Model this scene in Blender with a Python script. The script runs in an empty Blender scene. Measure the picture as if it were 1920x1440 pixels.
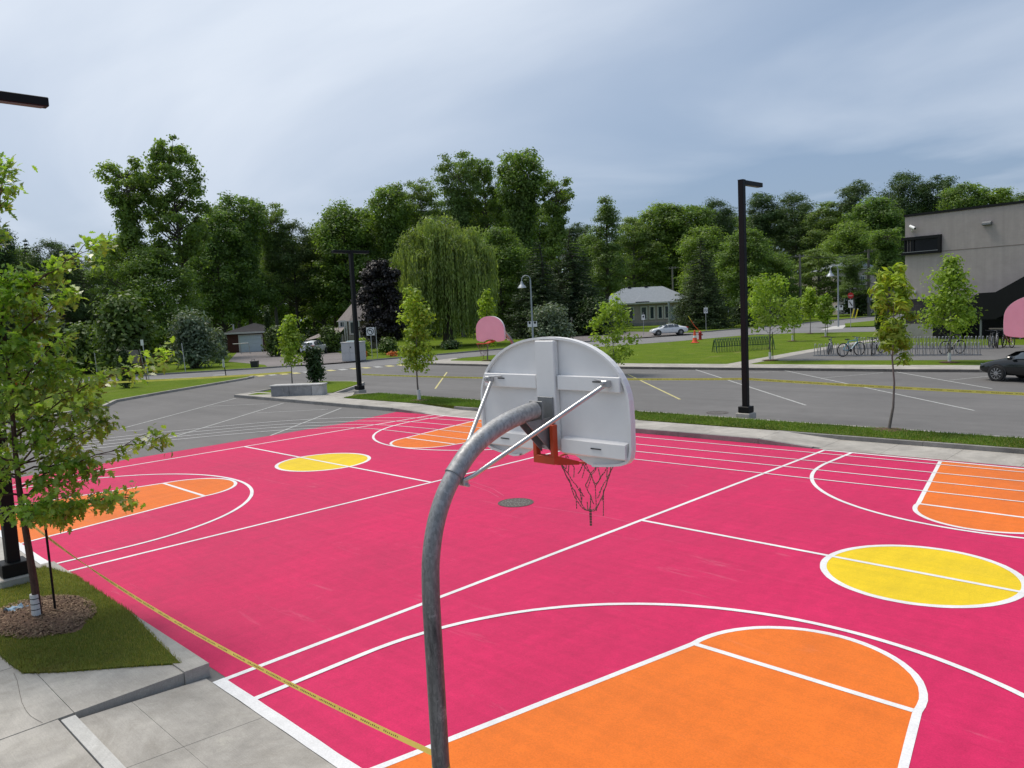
import bpy, math, random
import numpy as np
from mathutils import Vector, Matrix

R_ = math.radians
rng = np.random.default_rng(7)
random.seed(7)
SC = bpy.context.scene
COL = SC.collection

# ------------------------------------------------------------------ camera
CAM_H = 4.3
F, YAW, PITCH, ROLL = 1464.8, -0.78422, 0.09552, 0.04773      # focal length in pixels of a 1920 px wide frame
_f = np.array([math.sin(YAW)*math.cos(PITCH), math.cos(YAW)*math.cos(PITCH), -math.sin(PITCH)])
_r = np.array([math.cos(YAW), -math.sin(YAW), 0.0])
_d = np.cross(_f, _r)
RGT = math.cos(ROLL)*_r + math.sin(ROLL)*_d
DWN = -math.sin(ROLL)*_r + math.cos(ROLL)*_d
FWD = _f
cam = bpy.data.cameras.new('camera')
cam.sensor_width = 36.0
cam.lens = F/1920*36
cam.clip_start = 0.05
cam.clip_end = 4000
camo = bpy.data.objects.new('camera', cam)
COL.objects.link(camo)
camo.matrix_world = Matrix(((RGT[0], -DWN[0], -FWD[0], 0), (RGT[1], -DWN[1], -FWD[1], 0), (RGT[2], -DWN[2], -FWD[2], CAM_H), (0, 0, 0, 1)))
SC.camera = camo

# ------------------------------------------------------------------ sky, sun, exposure
SUN_EL, SUN_AZ = R_(62), math.atan2(-0.995, -0.06)
W = bpy.data.worlds.new('World')
SC.world = W
W.use_nodes = True
nt = W.node_tree
nt.nodes.clear()
def wn(t, **k):
    n = nt.nodes.new(t)
    for a, b in k.items():
        setattr(n, a, b)
    return n
out = wn('ShaderNodeOutputWorld'); bg = wn('ShaderNodeBackground')
sky = wn('ShaderNodeTexSky', sky_type='NISHITA', sun_disc=False, sun_elevation=SUN_EL, sun_rotation=SUN_AZ, air_density=1.0, dust_density=2.0, ozone_density=1.4)
tc = wn('ShaderNodeTexCoord'); sep = wn('ShaderNodeSeparateXYZ')
nt.links.new(tc.outputs['Generated'], sep.inputs[0])
zz = wn('ShaderNodeMath', operation='MAXIMUM'); zz.inputs[1].default_value = 0.0
nt.links.new(sep.outputs['Z'], zz.inputs[0])
za = wn('ShaderNodeMath', operation='ADD'); za.inputs[1].default_value = 0.16
nt.links.new(zz.outputs[0], za.inputs[0])
dx = wn('ShaderNodeMath', operation='DIVIDE'); dy = wn('ShaderNodeMath', operation='DIVIDE')
nt.links.new(sep.outputs['X'], dx.inputs[0]); nt.links.new(za.outputs[0], dx.inputs[1])
nt.links.new(sep.outputs['Y'], dy.inputs[0]); nt.links.new(za.outputs[0], dy.inputs[1])
cmb = wn('ShaderNodeCombineXYZ'); nt.links.new(dx.outputs[0], cmb.inputs[0]); nt.links.new(dy.outputs[0], cmb.inputs[1])
mp = wn('ShaderNodeMapping'); mp.inputs['Rotation'].default_value = (0, 0, R_(-38)); mp.inputs['Scale'].default_value = (0.42, 0.62, 1)
mp.inputs['Location'].default_value = (0.35, 1.9, 0)
nt.links.new(cmb.outputs[0], mp.inputs[0])
n1 = wn('ShaderNodeTexNoise'); n1.inputs['Scale'].default_value = 1.0; n1.inputs['Detail'].default_value = 7; n1.inputs['Roughness'].default_value = 0.48; n1.inputs['Distortion'].default_value = 0.5
nt.links.new(mp.outputs[0], n1.inputs['Vector'])
rp = wn('ShaderNodeValToRGB'); rp.color_ramp.elements[0].position = 0.38; rp.color_ramp.elements[1].position = 0.70
rp.color_ramp.elements[0].color = (0, 0, 0, 1); rp.color_ramp.elements[1].color = (1, 1, 1, 1); rp.color_ramp.interpolation = 'EASE'
nt.links.new(n1.outputs['Fac'], rp.inputs[0])
skm = wn('ShaderNodeMix', data_type='RGBA', blend_type='MULTIPLY'); skm.inputs[0].default_value = 1.0
skm.inputs[7].default_value = (0.092, 0.092, 0.092, 1)
nt.links.new(sky.outputs[0], skm.inputs[6])
veil = wn('ShaderNodeMix', data_type='RGBA'); veil.inputs[0].default_value = 0.72      # thin high haze over the whole sky
veil.inputs[7].default_value = (0.205, 0.285, 0.415, 1)
nt.links.new(skm.outputs[2], veil.inputs[6])
cl = wn('ShaderNodeMix', data_type='RGBA'); cl.inputs[7].default_value = (0.55, 0.605, 0.690, 1)
_sd0 = (math.sin(SUN_AZ)*math.cos(SUN_EL), math.cos(SUN_AZ)*math.cos(SUN_EL), math.sin(SUN_EL))
dt = wn('ShaderNodeVectorMath', operation='DOT_PRODUCT'); dt.inputs[1].default_value = _sd0      # thin cloud is whiter round the veiled sun
nt.links.new(tc.outputs['Generated'], dt.inputs[0])
mr = wn('ShaderNodeMapRange', interpolation_type='SMOOTHSTEP'); mr.inputs['From Min'].default_value = -0.05; mr.inputs['From Max'].default_value = 0.85; mr.inputs['To Min'].default_value = -0.50; mr.inputs['To Max'].default_value = 0.70
nt.links.new(dt.outputs['Value'], mr.inputs['Value'])
cf = wn('ShaderNodeMath', operation='MULTIPLY_ADD', use_clamp=True); cf.inputs[1].default_value = 0.70
nt.links.new(rp.outputs[0], cf.inputs[0]); nt.links.new(mr.outputs[0], cf.inputs[2]); nt.links.new(cf.outputs[0], cl.inputs[0]); nt.links.new(veil.outputs[2], cl.inputs[6])
nt.links.new(cl.outputs[2], bg.inputs['Color']); bg.inputs['Strength'].default_value = 1.0
nt.links.new(bg.outputs[0], out.inputs[0])

sl = bpy.data.lights.new('sun', 'SUN'); sl.energy = 2.15; sl.angle = R_(20); sl.color = (1.0, 0.93, 0.83)
so = bpy.data.objects.new('sun', sl); COL.objects.link(so)
_sd = Vector((math.sin(SUN_AZ)*math.cos(SUN_EL), math.cos(SUN_AZ)*math.cos(SUN_EL), math.sin(SUN_EL)))
so.rotation_euler = _sd.to_track_quat('Z', 'Y').to_euler()
so.location = (-20, -8, 60)
SC.view_settings.view_transform = 'Standard'
SC.view_settings.look = 'None'
SC.view_settings.gamma = 1
SC.view_settings.exposure = 0.42
SC.render.engine = 'CYCLES'
SC.cycles.max_bounces = 6
SC.cycles.diffuse_bounces = 3
SC.cycles.glossy_bounces = 3
SC.cycles.transmission_bounces = 4
SC.cycles.transparent_max_bounces = 6
SC.cycles.use_denoising = True

# ------------------------------------------------------------------ survey helpers
def S(px, py, z=0.0):
    """ground (or level z) point seen at photo position px, py"""
    ray = RGT*(px-960)/F + DWN*(py-720)/F + FWD
    t = (z-CAM_H)/ray[2]
    return (ray[0]*t, ray[1]*t)
def SL(pts, z=0.0):
    return [S(a, b, z) for a, b in pts]
def TP(px, dist):
    """ground point in the direction of photo column px at a horizontal distance"""
    ray = RGT*(px-960)/F + DWN*(590-720)/F + FWD
    k = dist/math.hypot(ray[0], ray[1])
    return (ray[0]*k, ray[1]*k)
def HT(p, py):
    """height above the ground of a point over p that is seen at row py"""
    a = np.array([p[0], p[1], -CAM_H])
    s = (py-720)/F
    return float((s*(a@FWD)-(a@DWN))/(DWN[2]-s*FWD[2]))
def PXM(p):
    """metres per photo pixel at p"""
    return float(np.array([p[0], p[1], -CAM_H])@FWD)/F

# ------------------------------------------------------------------ materials
def _mk(name):
    m = bpy.data.materials.new(name); m.use_nodes = True
    nt = m.node_tree
    return m, nt, nt.nodes['Principled BSDF']
def _n(nt, t, **k):
    n = nt.nodes.new(t)
    for a, b in k.items():
        setattr(n, a, b)
    return n
def _noise(nt, vec, scale, detail=4, rough=0.55, dist=0.0):
    n = _n(nt, 'ShaderNodeTexNoise')
    n.inputs['Scale'].default_value = scale; n.inputs['Detail'].default_value = detail
    n.inputs['Roughness'].default_value = rough; n.inputs['Distortion'].default_value = dist
    if vec is not None:
        nt.links.new(vec, n.inputs['Vector'])
    return n.outputs['Fac']
def _ramp(nt, fac, *stops):
    r = _n(nt, 'ShaderNodeValToRGB'); e = r.color_ramp.elements
    while len(e) < len(stops):
        e.new(0.5)
    for el, (p, c) in zip(e, stops):
        el.position = p
        el.color = (c, c, c, 1) if not isinstance(c, (tuple, list)) else (*c[:3], 1)
    nt.links.new(fac, r.inputs[0])
    return r.outputs[0]
def _mix(nt, fac, a, b, mode='MIX'):
    n = _n(nt, 'ShaderNodeMix', data_type='RGBA', blend_type=mode)
    for i, v in ((0, fac), (6, a), (7, b)):
        if isinstance(v, bpy.types.NodeSocket):
            nt.links.new(v, n.inputs[i])
        elif i == 0:
            n.inputs[0].default_value = v
        else:
            n.inputs[i].default_value = (*v[:3], 1)
    return n.outputs[2]
def _bump(nt, bs, h, strength, dist=0.01):
    b = _n(nt, 'ShaderNodeBump'); b.inputs['Strength'].default_value = strength; b.inputs['Distance'].default_value = dist
    nt.links.new(h, b.inputs['Height']); nt.links.new(b.outputs[0], bs.inputs['Normal'])
def _pos(nt, world=True):
    if world:
        return _n(nt, 'ShaderNodeNewGeometry').outputs['Position']
    return _n(nt, 'ShaderNodeTexCoord').outputs['Object']
def _map(nt, vec, scale, rot=(0, 0, 0)):
    m = _n(nt, 'ShaderNodeMapping'); m.inputs['Scale'].default_value = scale; m.inputs['Rotation'].default_value = rot
    nt.links.new(vec, m.inputs[0])
    return m.outputs[0]

def plain(name, col, rough=0.6, metal=0.0, var=0.12, scale=6.0, bump=0.0, bscale=60.0, world=False, spec=0.5):
    """one colour broken by two noises"""
    m, nt, b = _mk(name)
    v = _pos(nt, world)
    a = _noise(nt, v, scale, 5, 0.6)
    f = _ramp(nt, a, (0.25, 1-var), (0.75, 1+var))
    c = _mix(nt, 1.0, col, f, 'MULTIPLY')
    nt.links.new(c, b.inputs['Base Color'])
    b.inputs['Roughness'].default_value = rough; b.inputs['Metallic'].default_value = metal
    b.inputs['Specular IOR Level'].default_value = spec
    if bump:
        _bump(nt, b, _noise(nt, v, bscale, 3), bump, 0.01)
    return m

def paint(name, col, rough=0.5, wear=0.5):
    """acrylic court paint rolled over asphalt"""
    m, nt, b = _mk(name)
    v = _pos(nt)
    big = _noise(nt, v, 0.35, 4, 0.6, 0.4)
    mid = _noise(nt, _map(nt, v, (3.2, 0.7, 1), (0, 0, 0.5)), 1.1, 5, 0.65)
    fine = _noise(nt, v, 55, 3, 0.7)
    c = _mix(nt, 1.0, col, _ramp(nt, big, (0.3, 0.90), (0.7, 1.06)), 'MULTIPLY')
    c = _mix(nt, 1.0, c, _ramp(nt, mid, (0.25, 0.91), (0.75, 1.06)), 'MULTIPLY')
    c = _mix(nt, 1.0, c, _ramp(nt, fine, (0.25, 0.82), (0.7, 1.05)), 'MULTIPLY')
    c = _mix(nt, 1.0, c, _ramp(nt, _noise(nt, v, 5.5, 5, 0.75, 0.6), (0.28, 1-.11*wear), (0.72, 1+.07*wear)), 'MULTIPLY')
    c = _mix(nt, 1.0, c, _ramp(nt, _noise(nt, _map(nt, v, (0.25, 6, 1), (0, 0, 0.9)), 1.0, 5, 0.7, 0.3), (0.3, 0.93), (0.7, 1.05)), 'MULTIPLY')
    pit = _ramp(nt, _noise(nt, v, 19, 2, 0.6), (0.66, 0.0), (0.74, 1.0))
    area = _ramp(nt, _noise(nt, v, 0.8, 3), (0.45, 0.0), (0.7, 1.0))
    pf = _n(nt, 'ShaderNodeMath', operation='MULTIPLY'); nt.links.new(pit, pf.inputs[0]); nt.links.new(area, pf.inputs[1])
    pg = _n(nt, 'ShaderNodeMath', operation='MULTIPLY'); nt.links.new(pf.outputs[0], pg.inputs[0]); pg.inputs[1].default_value = wear
    c = _mix(nt, pg.outputs[0], c, tuple(x*0.72 for x in col))
    scuff = _ramp(nt, _noise(nt, _map(nt, v, (0.5, 3.5, 1), (0, 0, 0.7)), 0.9, 6, 0.7, 1.2), (0.61, 0.0), (0.78, 0.45*wear))
    c = _mix(nt, scuff, c, tuple(min(1, x*0.8+0.16) for x in col))
    nt.links.new(c, b.inputs['Base Color'])
    rr = _ramp(nt, big, (0.3, rough-0.06), (0.7, rough+0.08)); nt.links.new(rr, b.inputs['Roughness'])
    h = _n(nt, 'ShaderNodeMath', operation='ADD'); nt.links.new(_noise(nt, v, 90, 3, 0.7), h.inputs[0]); nt.links.new(pf.outputs[0], h.inputs[1]); h.operation = 'SUBTRACT'
    _bump(nt, b, h.outputs[0], 0.35, 0.006)
    b.inputs['Specular IOR Level'].default_value = 0.16
    return m

def asphalt(name, col=(0.152, 0.145, 0.139)):
    m, nt, b = _mk(name)
    v = _pos(nt)
    big = _noise(nt, v, 0.12, 5, 0.6, 0.6)
    track = _noise(nt, _map(nt, v, (0.05, 0.9, 1)), 1.0, 4, 0.6)
    mid = _noise(nt, v, 1.6, 5, 0.65)
    fine = _noise(nt, v, 70, 2, 0.8)
    c = _mix(nt, 1.0, col, _ramp(nt, big, (0.3, 0.86), (0.7, 1.1)), 'MULTIPLY')
    c = _mix(nt, 1.0, c, _ramp(nt, track, (0.3, 0.9), (0.7, 1.08)), 'MULTIPLY')
    c = _mix(nt, 1.0, c, _ramp(nt, mid, (0.3, 0.92), (0.7, 1.05)), 'MULTIPLY')
    c = _mix(nt, 1.0, c, _ramp(nt, fine, (0.2, 0.72), (0.8, 1.25)), 'MULTIPLY')
    nt.links.new(c, b.inputs['Base Color'])
    b.inputs['Roughness'].default_value = 0.82; b.inputs['Specular IOR Level'].default_value = 0.35
    _bump(nt, b, fine, 0.5, 0.008)
    return m

def concrete(name, col=(0.43, 0.40, 0.355), world=True, stain=0.35):
    m, nt, b = _mk(name)
    v = _pos(nt, world)
    big = _noise(nt, v, 0.7, 6, 0.65, 0.8)
    mid = _noise(nt, v, 4, 6, 0.7)
    broom = _noise(nt, _map(nt, v, (2, 90, 2), (0, 0, 0.25)), 1.0, 3, 0.6)
    c = _mix(nt, 1.0, col, _ramp(nt, big, (0.28, 1-stain), (0.62, 1.06)), 'MULTIPLY')
    c = _mix(nt, 1.0, c, _ramp(nt, mid, (0.3, 0.88), (0.7, 1.06)), 'MULTIPLY')
    c = _mix(nt, 1.0, c, _ramp(nt, broom, (0.3, 0.94), (0.7, 1.05)), 'MULTIPLY')
    c = _mix(nt, _ramp(nt, _noise(nt, v, 0.55, 6, 0.72, 1.8), (0.50, 0.0), (0.68, 0.6)), c, tuple(x*f for x, f in zip(col, (.60, .585, .56))))
    spot = _ramp(nt, _noise(nt, v, 2.2, 4, 0.7, 1.5), (0.60, 0.0), (0.72, 0.45))
    c = _mix(nt, spot, c, (0.50, 0.47, 0.40))
    c = _mix(nt, 1.0, c, _ramp(nt, _noise(nt, v, 75, 3, 0.75), (0.25, 0.80), (0.75, 1.14)), 'MULTIPLY')
    nt.links.new(c, b.inputs['Base Color'])
    b.inputs['Roughness'].default_value = 0.85
    _bump(nt, b, _noise(nt, v, 45, 4, 0.7), 0.3, 0.006)
    return m

def turf(name, a=(0.060, 0.125, 0.016), c2=(0.115, 0.175, 0.026), dry=(0.20, 0.185, 0.07), dryness=0.5, rough=1.0):
    m, nt, b = _mk(name)
    v = _pos(nt)
    c = _mix(nt, _ramp(nt, _noise(nt, v, 0.45, 6, 0.7), (0.3, 0.0), (0.7, 1.0)), a, c2)
    c = _mix(nt, 1.0, c, _ramp(nt, _noise(nt, v, 14, 4, 0.7), (0.25, 0.68), (0.75, 1.25)), 'MULTIPLY')
    c = _mix(nt, _ramp(nt, _noise(nt, _map(nt, v, (1.0, 0.4, 1)), 0.9, 5, 0.7, 0.8), (0.55, 0.0), (0.74, dryness)), c, dry)
    nt.links.new(c, b.inputs['Base Color'])
    b.inputs['Roughness'].default_value = rough; b.inputs['Specular IOR Level'].default_value = 0.15
    _bump(nt, b, _noise(nt, v, 40, 3, 0.8), 0.9, 0.04)
    return m

def leafmat(name, a, b_, trans=0.35, rough=0.5, spec=0.4):
    """leaf colour varies leaf by leaf, clump by clump and tree by tree"""
    m, nt, bs = _mk(name)
    g = _n(nt, 'ShaderNodeNewGeometry'); oi = _n(nt, 'ShaderNodeObjectInfo')
    v = _n(nt, 'ShaderNodeTexCoord').outputs['Object']
    c = _mix(nt, g.outputs['Random Per Island'], a, b_)
    c = _mix(nt, 1.0, c, _ramp(nt, _noise(nt, v, 0.5, 3), (0.32, 0.62), (0.68, 1.38)), 'MULTIPLY')
    c = _mix(nt, 1.0, c, _ramp(nt, oi.outputs['Random'], (0.0, (0.84, 0.90, 0.92)), (0.5, (1.0, 1.0, 0.97)), (1.0, (1.14, 1.10, 0.95))), 'MULTIPLY')
    nt.links.new(c, bs.inputs['Base Color'])
    bs.inputs['Roughness'].default_value = rough; bs.inputs['Specular IOR Level'].default_value = spec
    tr = _n(nt, 'ShaderNodeBsdfTranslucent'); c2 = _mix(nt, 1.0, c, (1.35, 1.42, 0.62), 'MULTIPLY'); nt.links.new(c2, tr.inputs[0])
    ms = _n(nt, 'ShaderNodeMixShader'); ms.inputs[0].default_value = trans
    nt.links.new(bs.outputs[0], ms.inputs[1]); nt.links.new(tr.outputs[0], ms.inputs[2])
    nt.links.new(ms.outputs[0], nt.nodes['Material Output'].inputs[0])
    return m

def film(name, col):
    """thin coloured plastic that lets light through"""
    m, nt, b = _mk(name)
    v = _pos(nt, False)
    c = _mix(nt, 1.0, col, _ramp(nt, _noise(nt, v, 3, 3), (0.3, 0.9), (0.7, 1.08)), 'MULTIPLY')
    nt.links.new(c, b.inputs['Base Color']); b.inputs['Roughness'].default_value = 0.4
    tr = _n(nt, 'ShaderNodeBsdfTranslucent'); nt.links.new(c, tr.inputs[0])
    ms = _n(nt, 'ShaderNodeMixShader'); ms.inputs[0].default_value = 0.5
    nt.links.new(b.outputs[0], ms.inputs[1]); nt.links.new(tr.outputs[0], ms.inputs[2]); nt.links.new(ms.outputs[0], nt.nodes['Material Output'].inputs[0])
    return m

def galvanised(name):
    m, nt, b = _mk(name)
    v = _pos(nt, False)
    vo = _n(nt, 'ShaderNodeTexVoronoi'); vo.inputs['Scale'].default_value = 70; nt.links.new(_map(nt, v, (1, 1, 0.55)), vo.inputs['Vector'])
    sp = _ramp(nt, vo.outputs['Color'], (0.2, 0.32), (0.8, 0.46))
    st = _noise(nt, _map(nt, v, (14, 14, 1.6)), 1.6, 8, 0.78, 0.6)
    sx = _n(nt, 'ShaderNodeSeparateXYZ'); nt.links.new(v, sx.inputs[0])
    mrz = _n(nt, 'ShaderNodeMapRange'); mrz.inputs['From Min'].default_value = 2.3; mrz.inputs['From Max'].default_value = 3.4; mrz.inputs['To Min'].default_value = 1.0; mrz.inputs['To Max'].default_value = 0.22
    nt.links.new(sx.outputs['Z'], mrz.inputs['Value'])
    wth = _n(nt, 'ShaderNodeMath', operation='MULTIPLY'); nt.links.new(_ramp(nt, st, (0.30, 0.45), (0.70, 1.0)), wth.inputs[0]); nt.links.new(mrz.outputs[0], wth.inputs[1])
    c = _mix(nt, wth.outputs[0], sp, (0.040, 0.040, 0.042))
    scr = _ramp(nt, _noise(nt, _map(nt, v, (50, 50, 1.2)), 1.0, 4, 0.7), (0.64, 0.0), (0.70, 0.6))
    c = _mix(nt, scr, c, (0.05, 0.048, 0.05))
    c = _mix(nt, _ramp(nt, _noise(nt, v, 5, 5, 0.7), (0.6, 0.0), (0.72, 0.45)), c, (0.60, 0.62, 0.63))
    nt.links.new(c, b.inputs['Base Color'])
    b.inputs['Metallic'].default_value = 0.45
    nt.links.new(_ramp(nt, st, (0.3, 0.40), (0.7, 0.66)), b.inputs['Roughness'])
    _bump(nt, b, st, 0.15, 0.004)
    return m

def blockwall(name, col, mortar, bw=0.4, bh=0.2, contrast=0.06):
    m, nt, b = _mk(name)
    v = _pos(nt, False)
    br = _n(nt, 'ShaderNodeTexBrick'); nt.links.new(_map(nt, v, (1, 1, 1), (R_(90), 0, 0)), br.inputs['Vector'])
    br.inputs['Color1'].default_value = (*col, 1); br.inputs['Color2'].default_value = (*[x*(1-contrast) for x in col], 1); br.inputs['Mortar'].default_value = (*mortar, 1)
    br.inputs['Scale'].default_value = 1.0; br.inputs['Brick Width'].default_value = bw; br.inputs['Row Height'].default_value = bh; br.inputs['Mortar Size'].default_value = 0.008
    c = _mix(nt, 1.0, br.outputs[0], _ramp(nt, _noise(nt, v, 0.5, 6, 0.65, 0.5), (0.3, 0.9), (0.7, 1.06)), 'MULTIPLY')
    c = _mix(nt, 1.0, c, _ramp(nt, _noise(nt, _map(nt, v, (2.5, 2.5, 0.15)), 1.0, 5, 0.65), (0.3, 0.90), (0.7, 1.06)), 'MULTIPLY')
    nt.links.new(c, b.inputs['Base Color']); b.inputs['Roughness'].default_value = 0.9
    return m

def glassy(name, col=(0.03, 0.04, 0.05)):
    m, nt, b = _mk(name)
    v = _pos(nt, False)
    nt.links.new(_mix(nt, _noise(nt, v, 1.5, 3), col, tuple(x*2.2 for x in col)), b.inputs['Base Color'])
    b.inputs['Roughness'].default_value = 0.07; b.inputs['Specular IOR Level'].default_value = 0.7
    return m

def bark(name, a, b_, sc=6):
    m, nt, b = _mk(name)
    v = _pos(nt, False)
    c = _mix(nt, _ramp(nt, _noise(nt, _map(nt, v, (4, 4, 0.6)), sc, 5, 0.7), (0.35, 0.0), (0.65, 1.0)), a, b_)
    nt.links.new(c, b.inputs['Base Color']); b.inputs['Roughness'].default_value = 0.95
    _bump(nt, b, _noise(nt, _map(nt, v, (4, 4, 0.5)), sc*2, 4), 0.6, 0.02)
    return m

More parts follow.
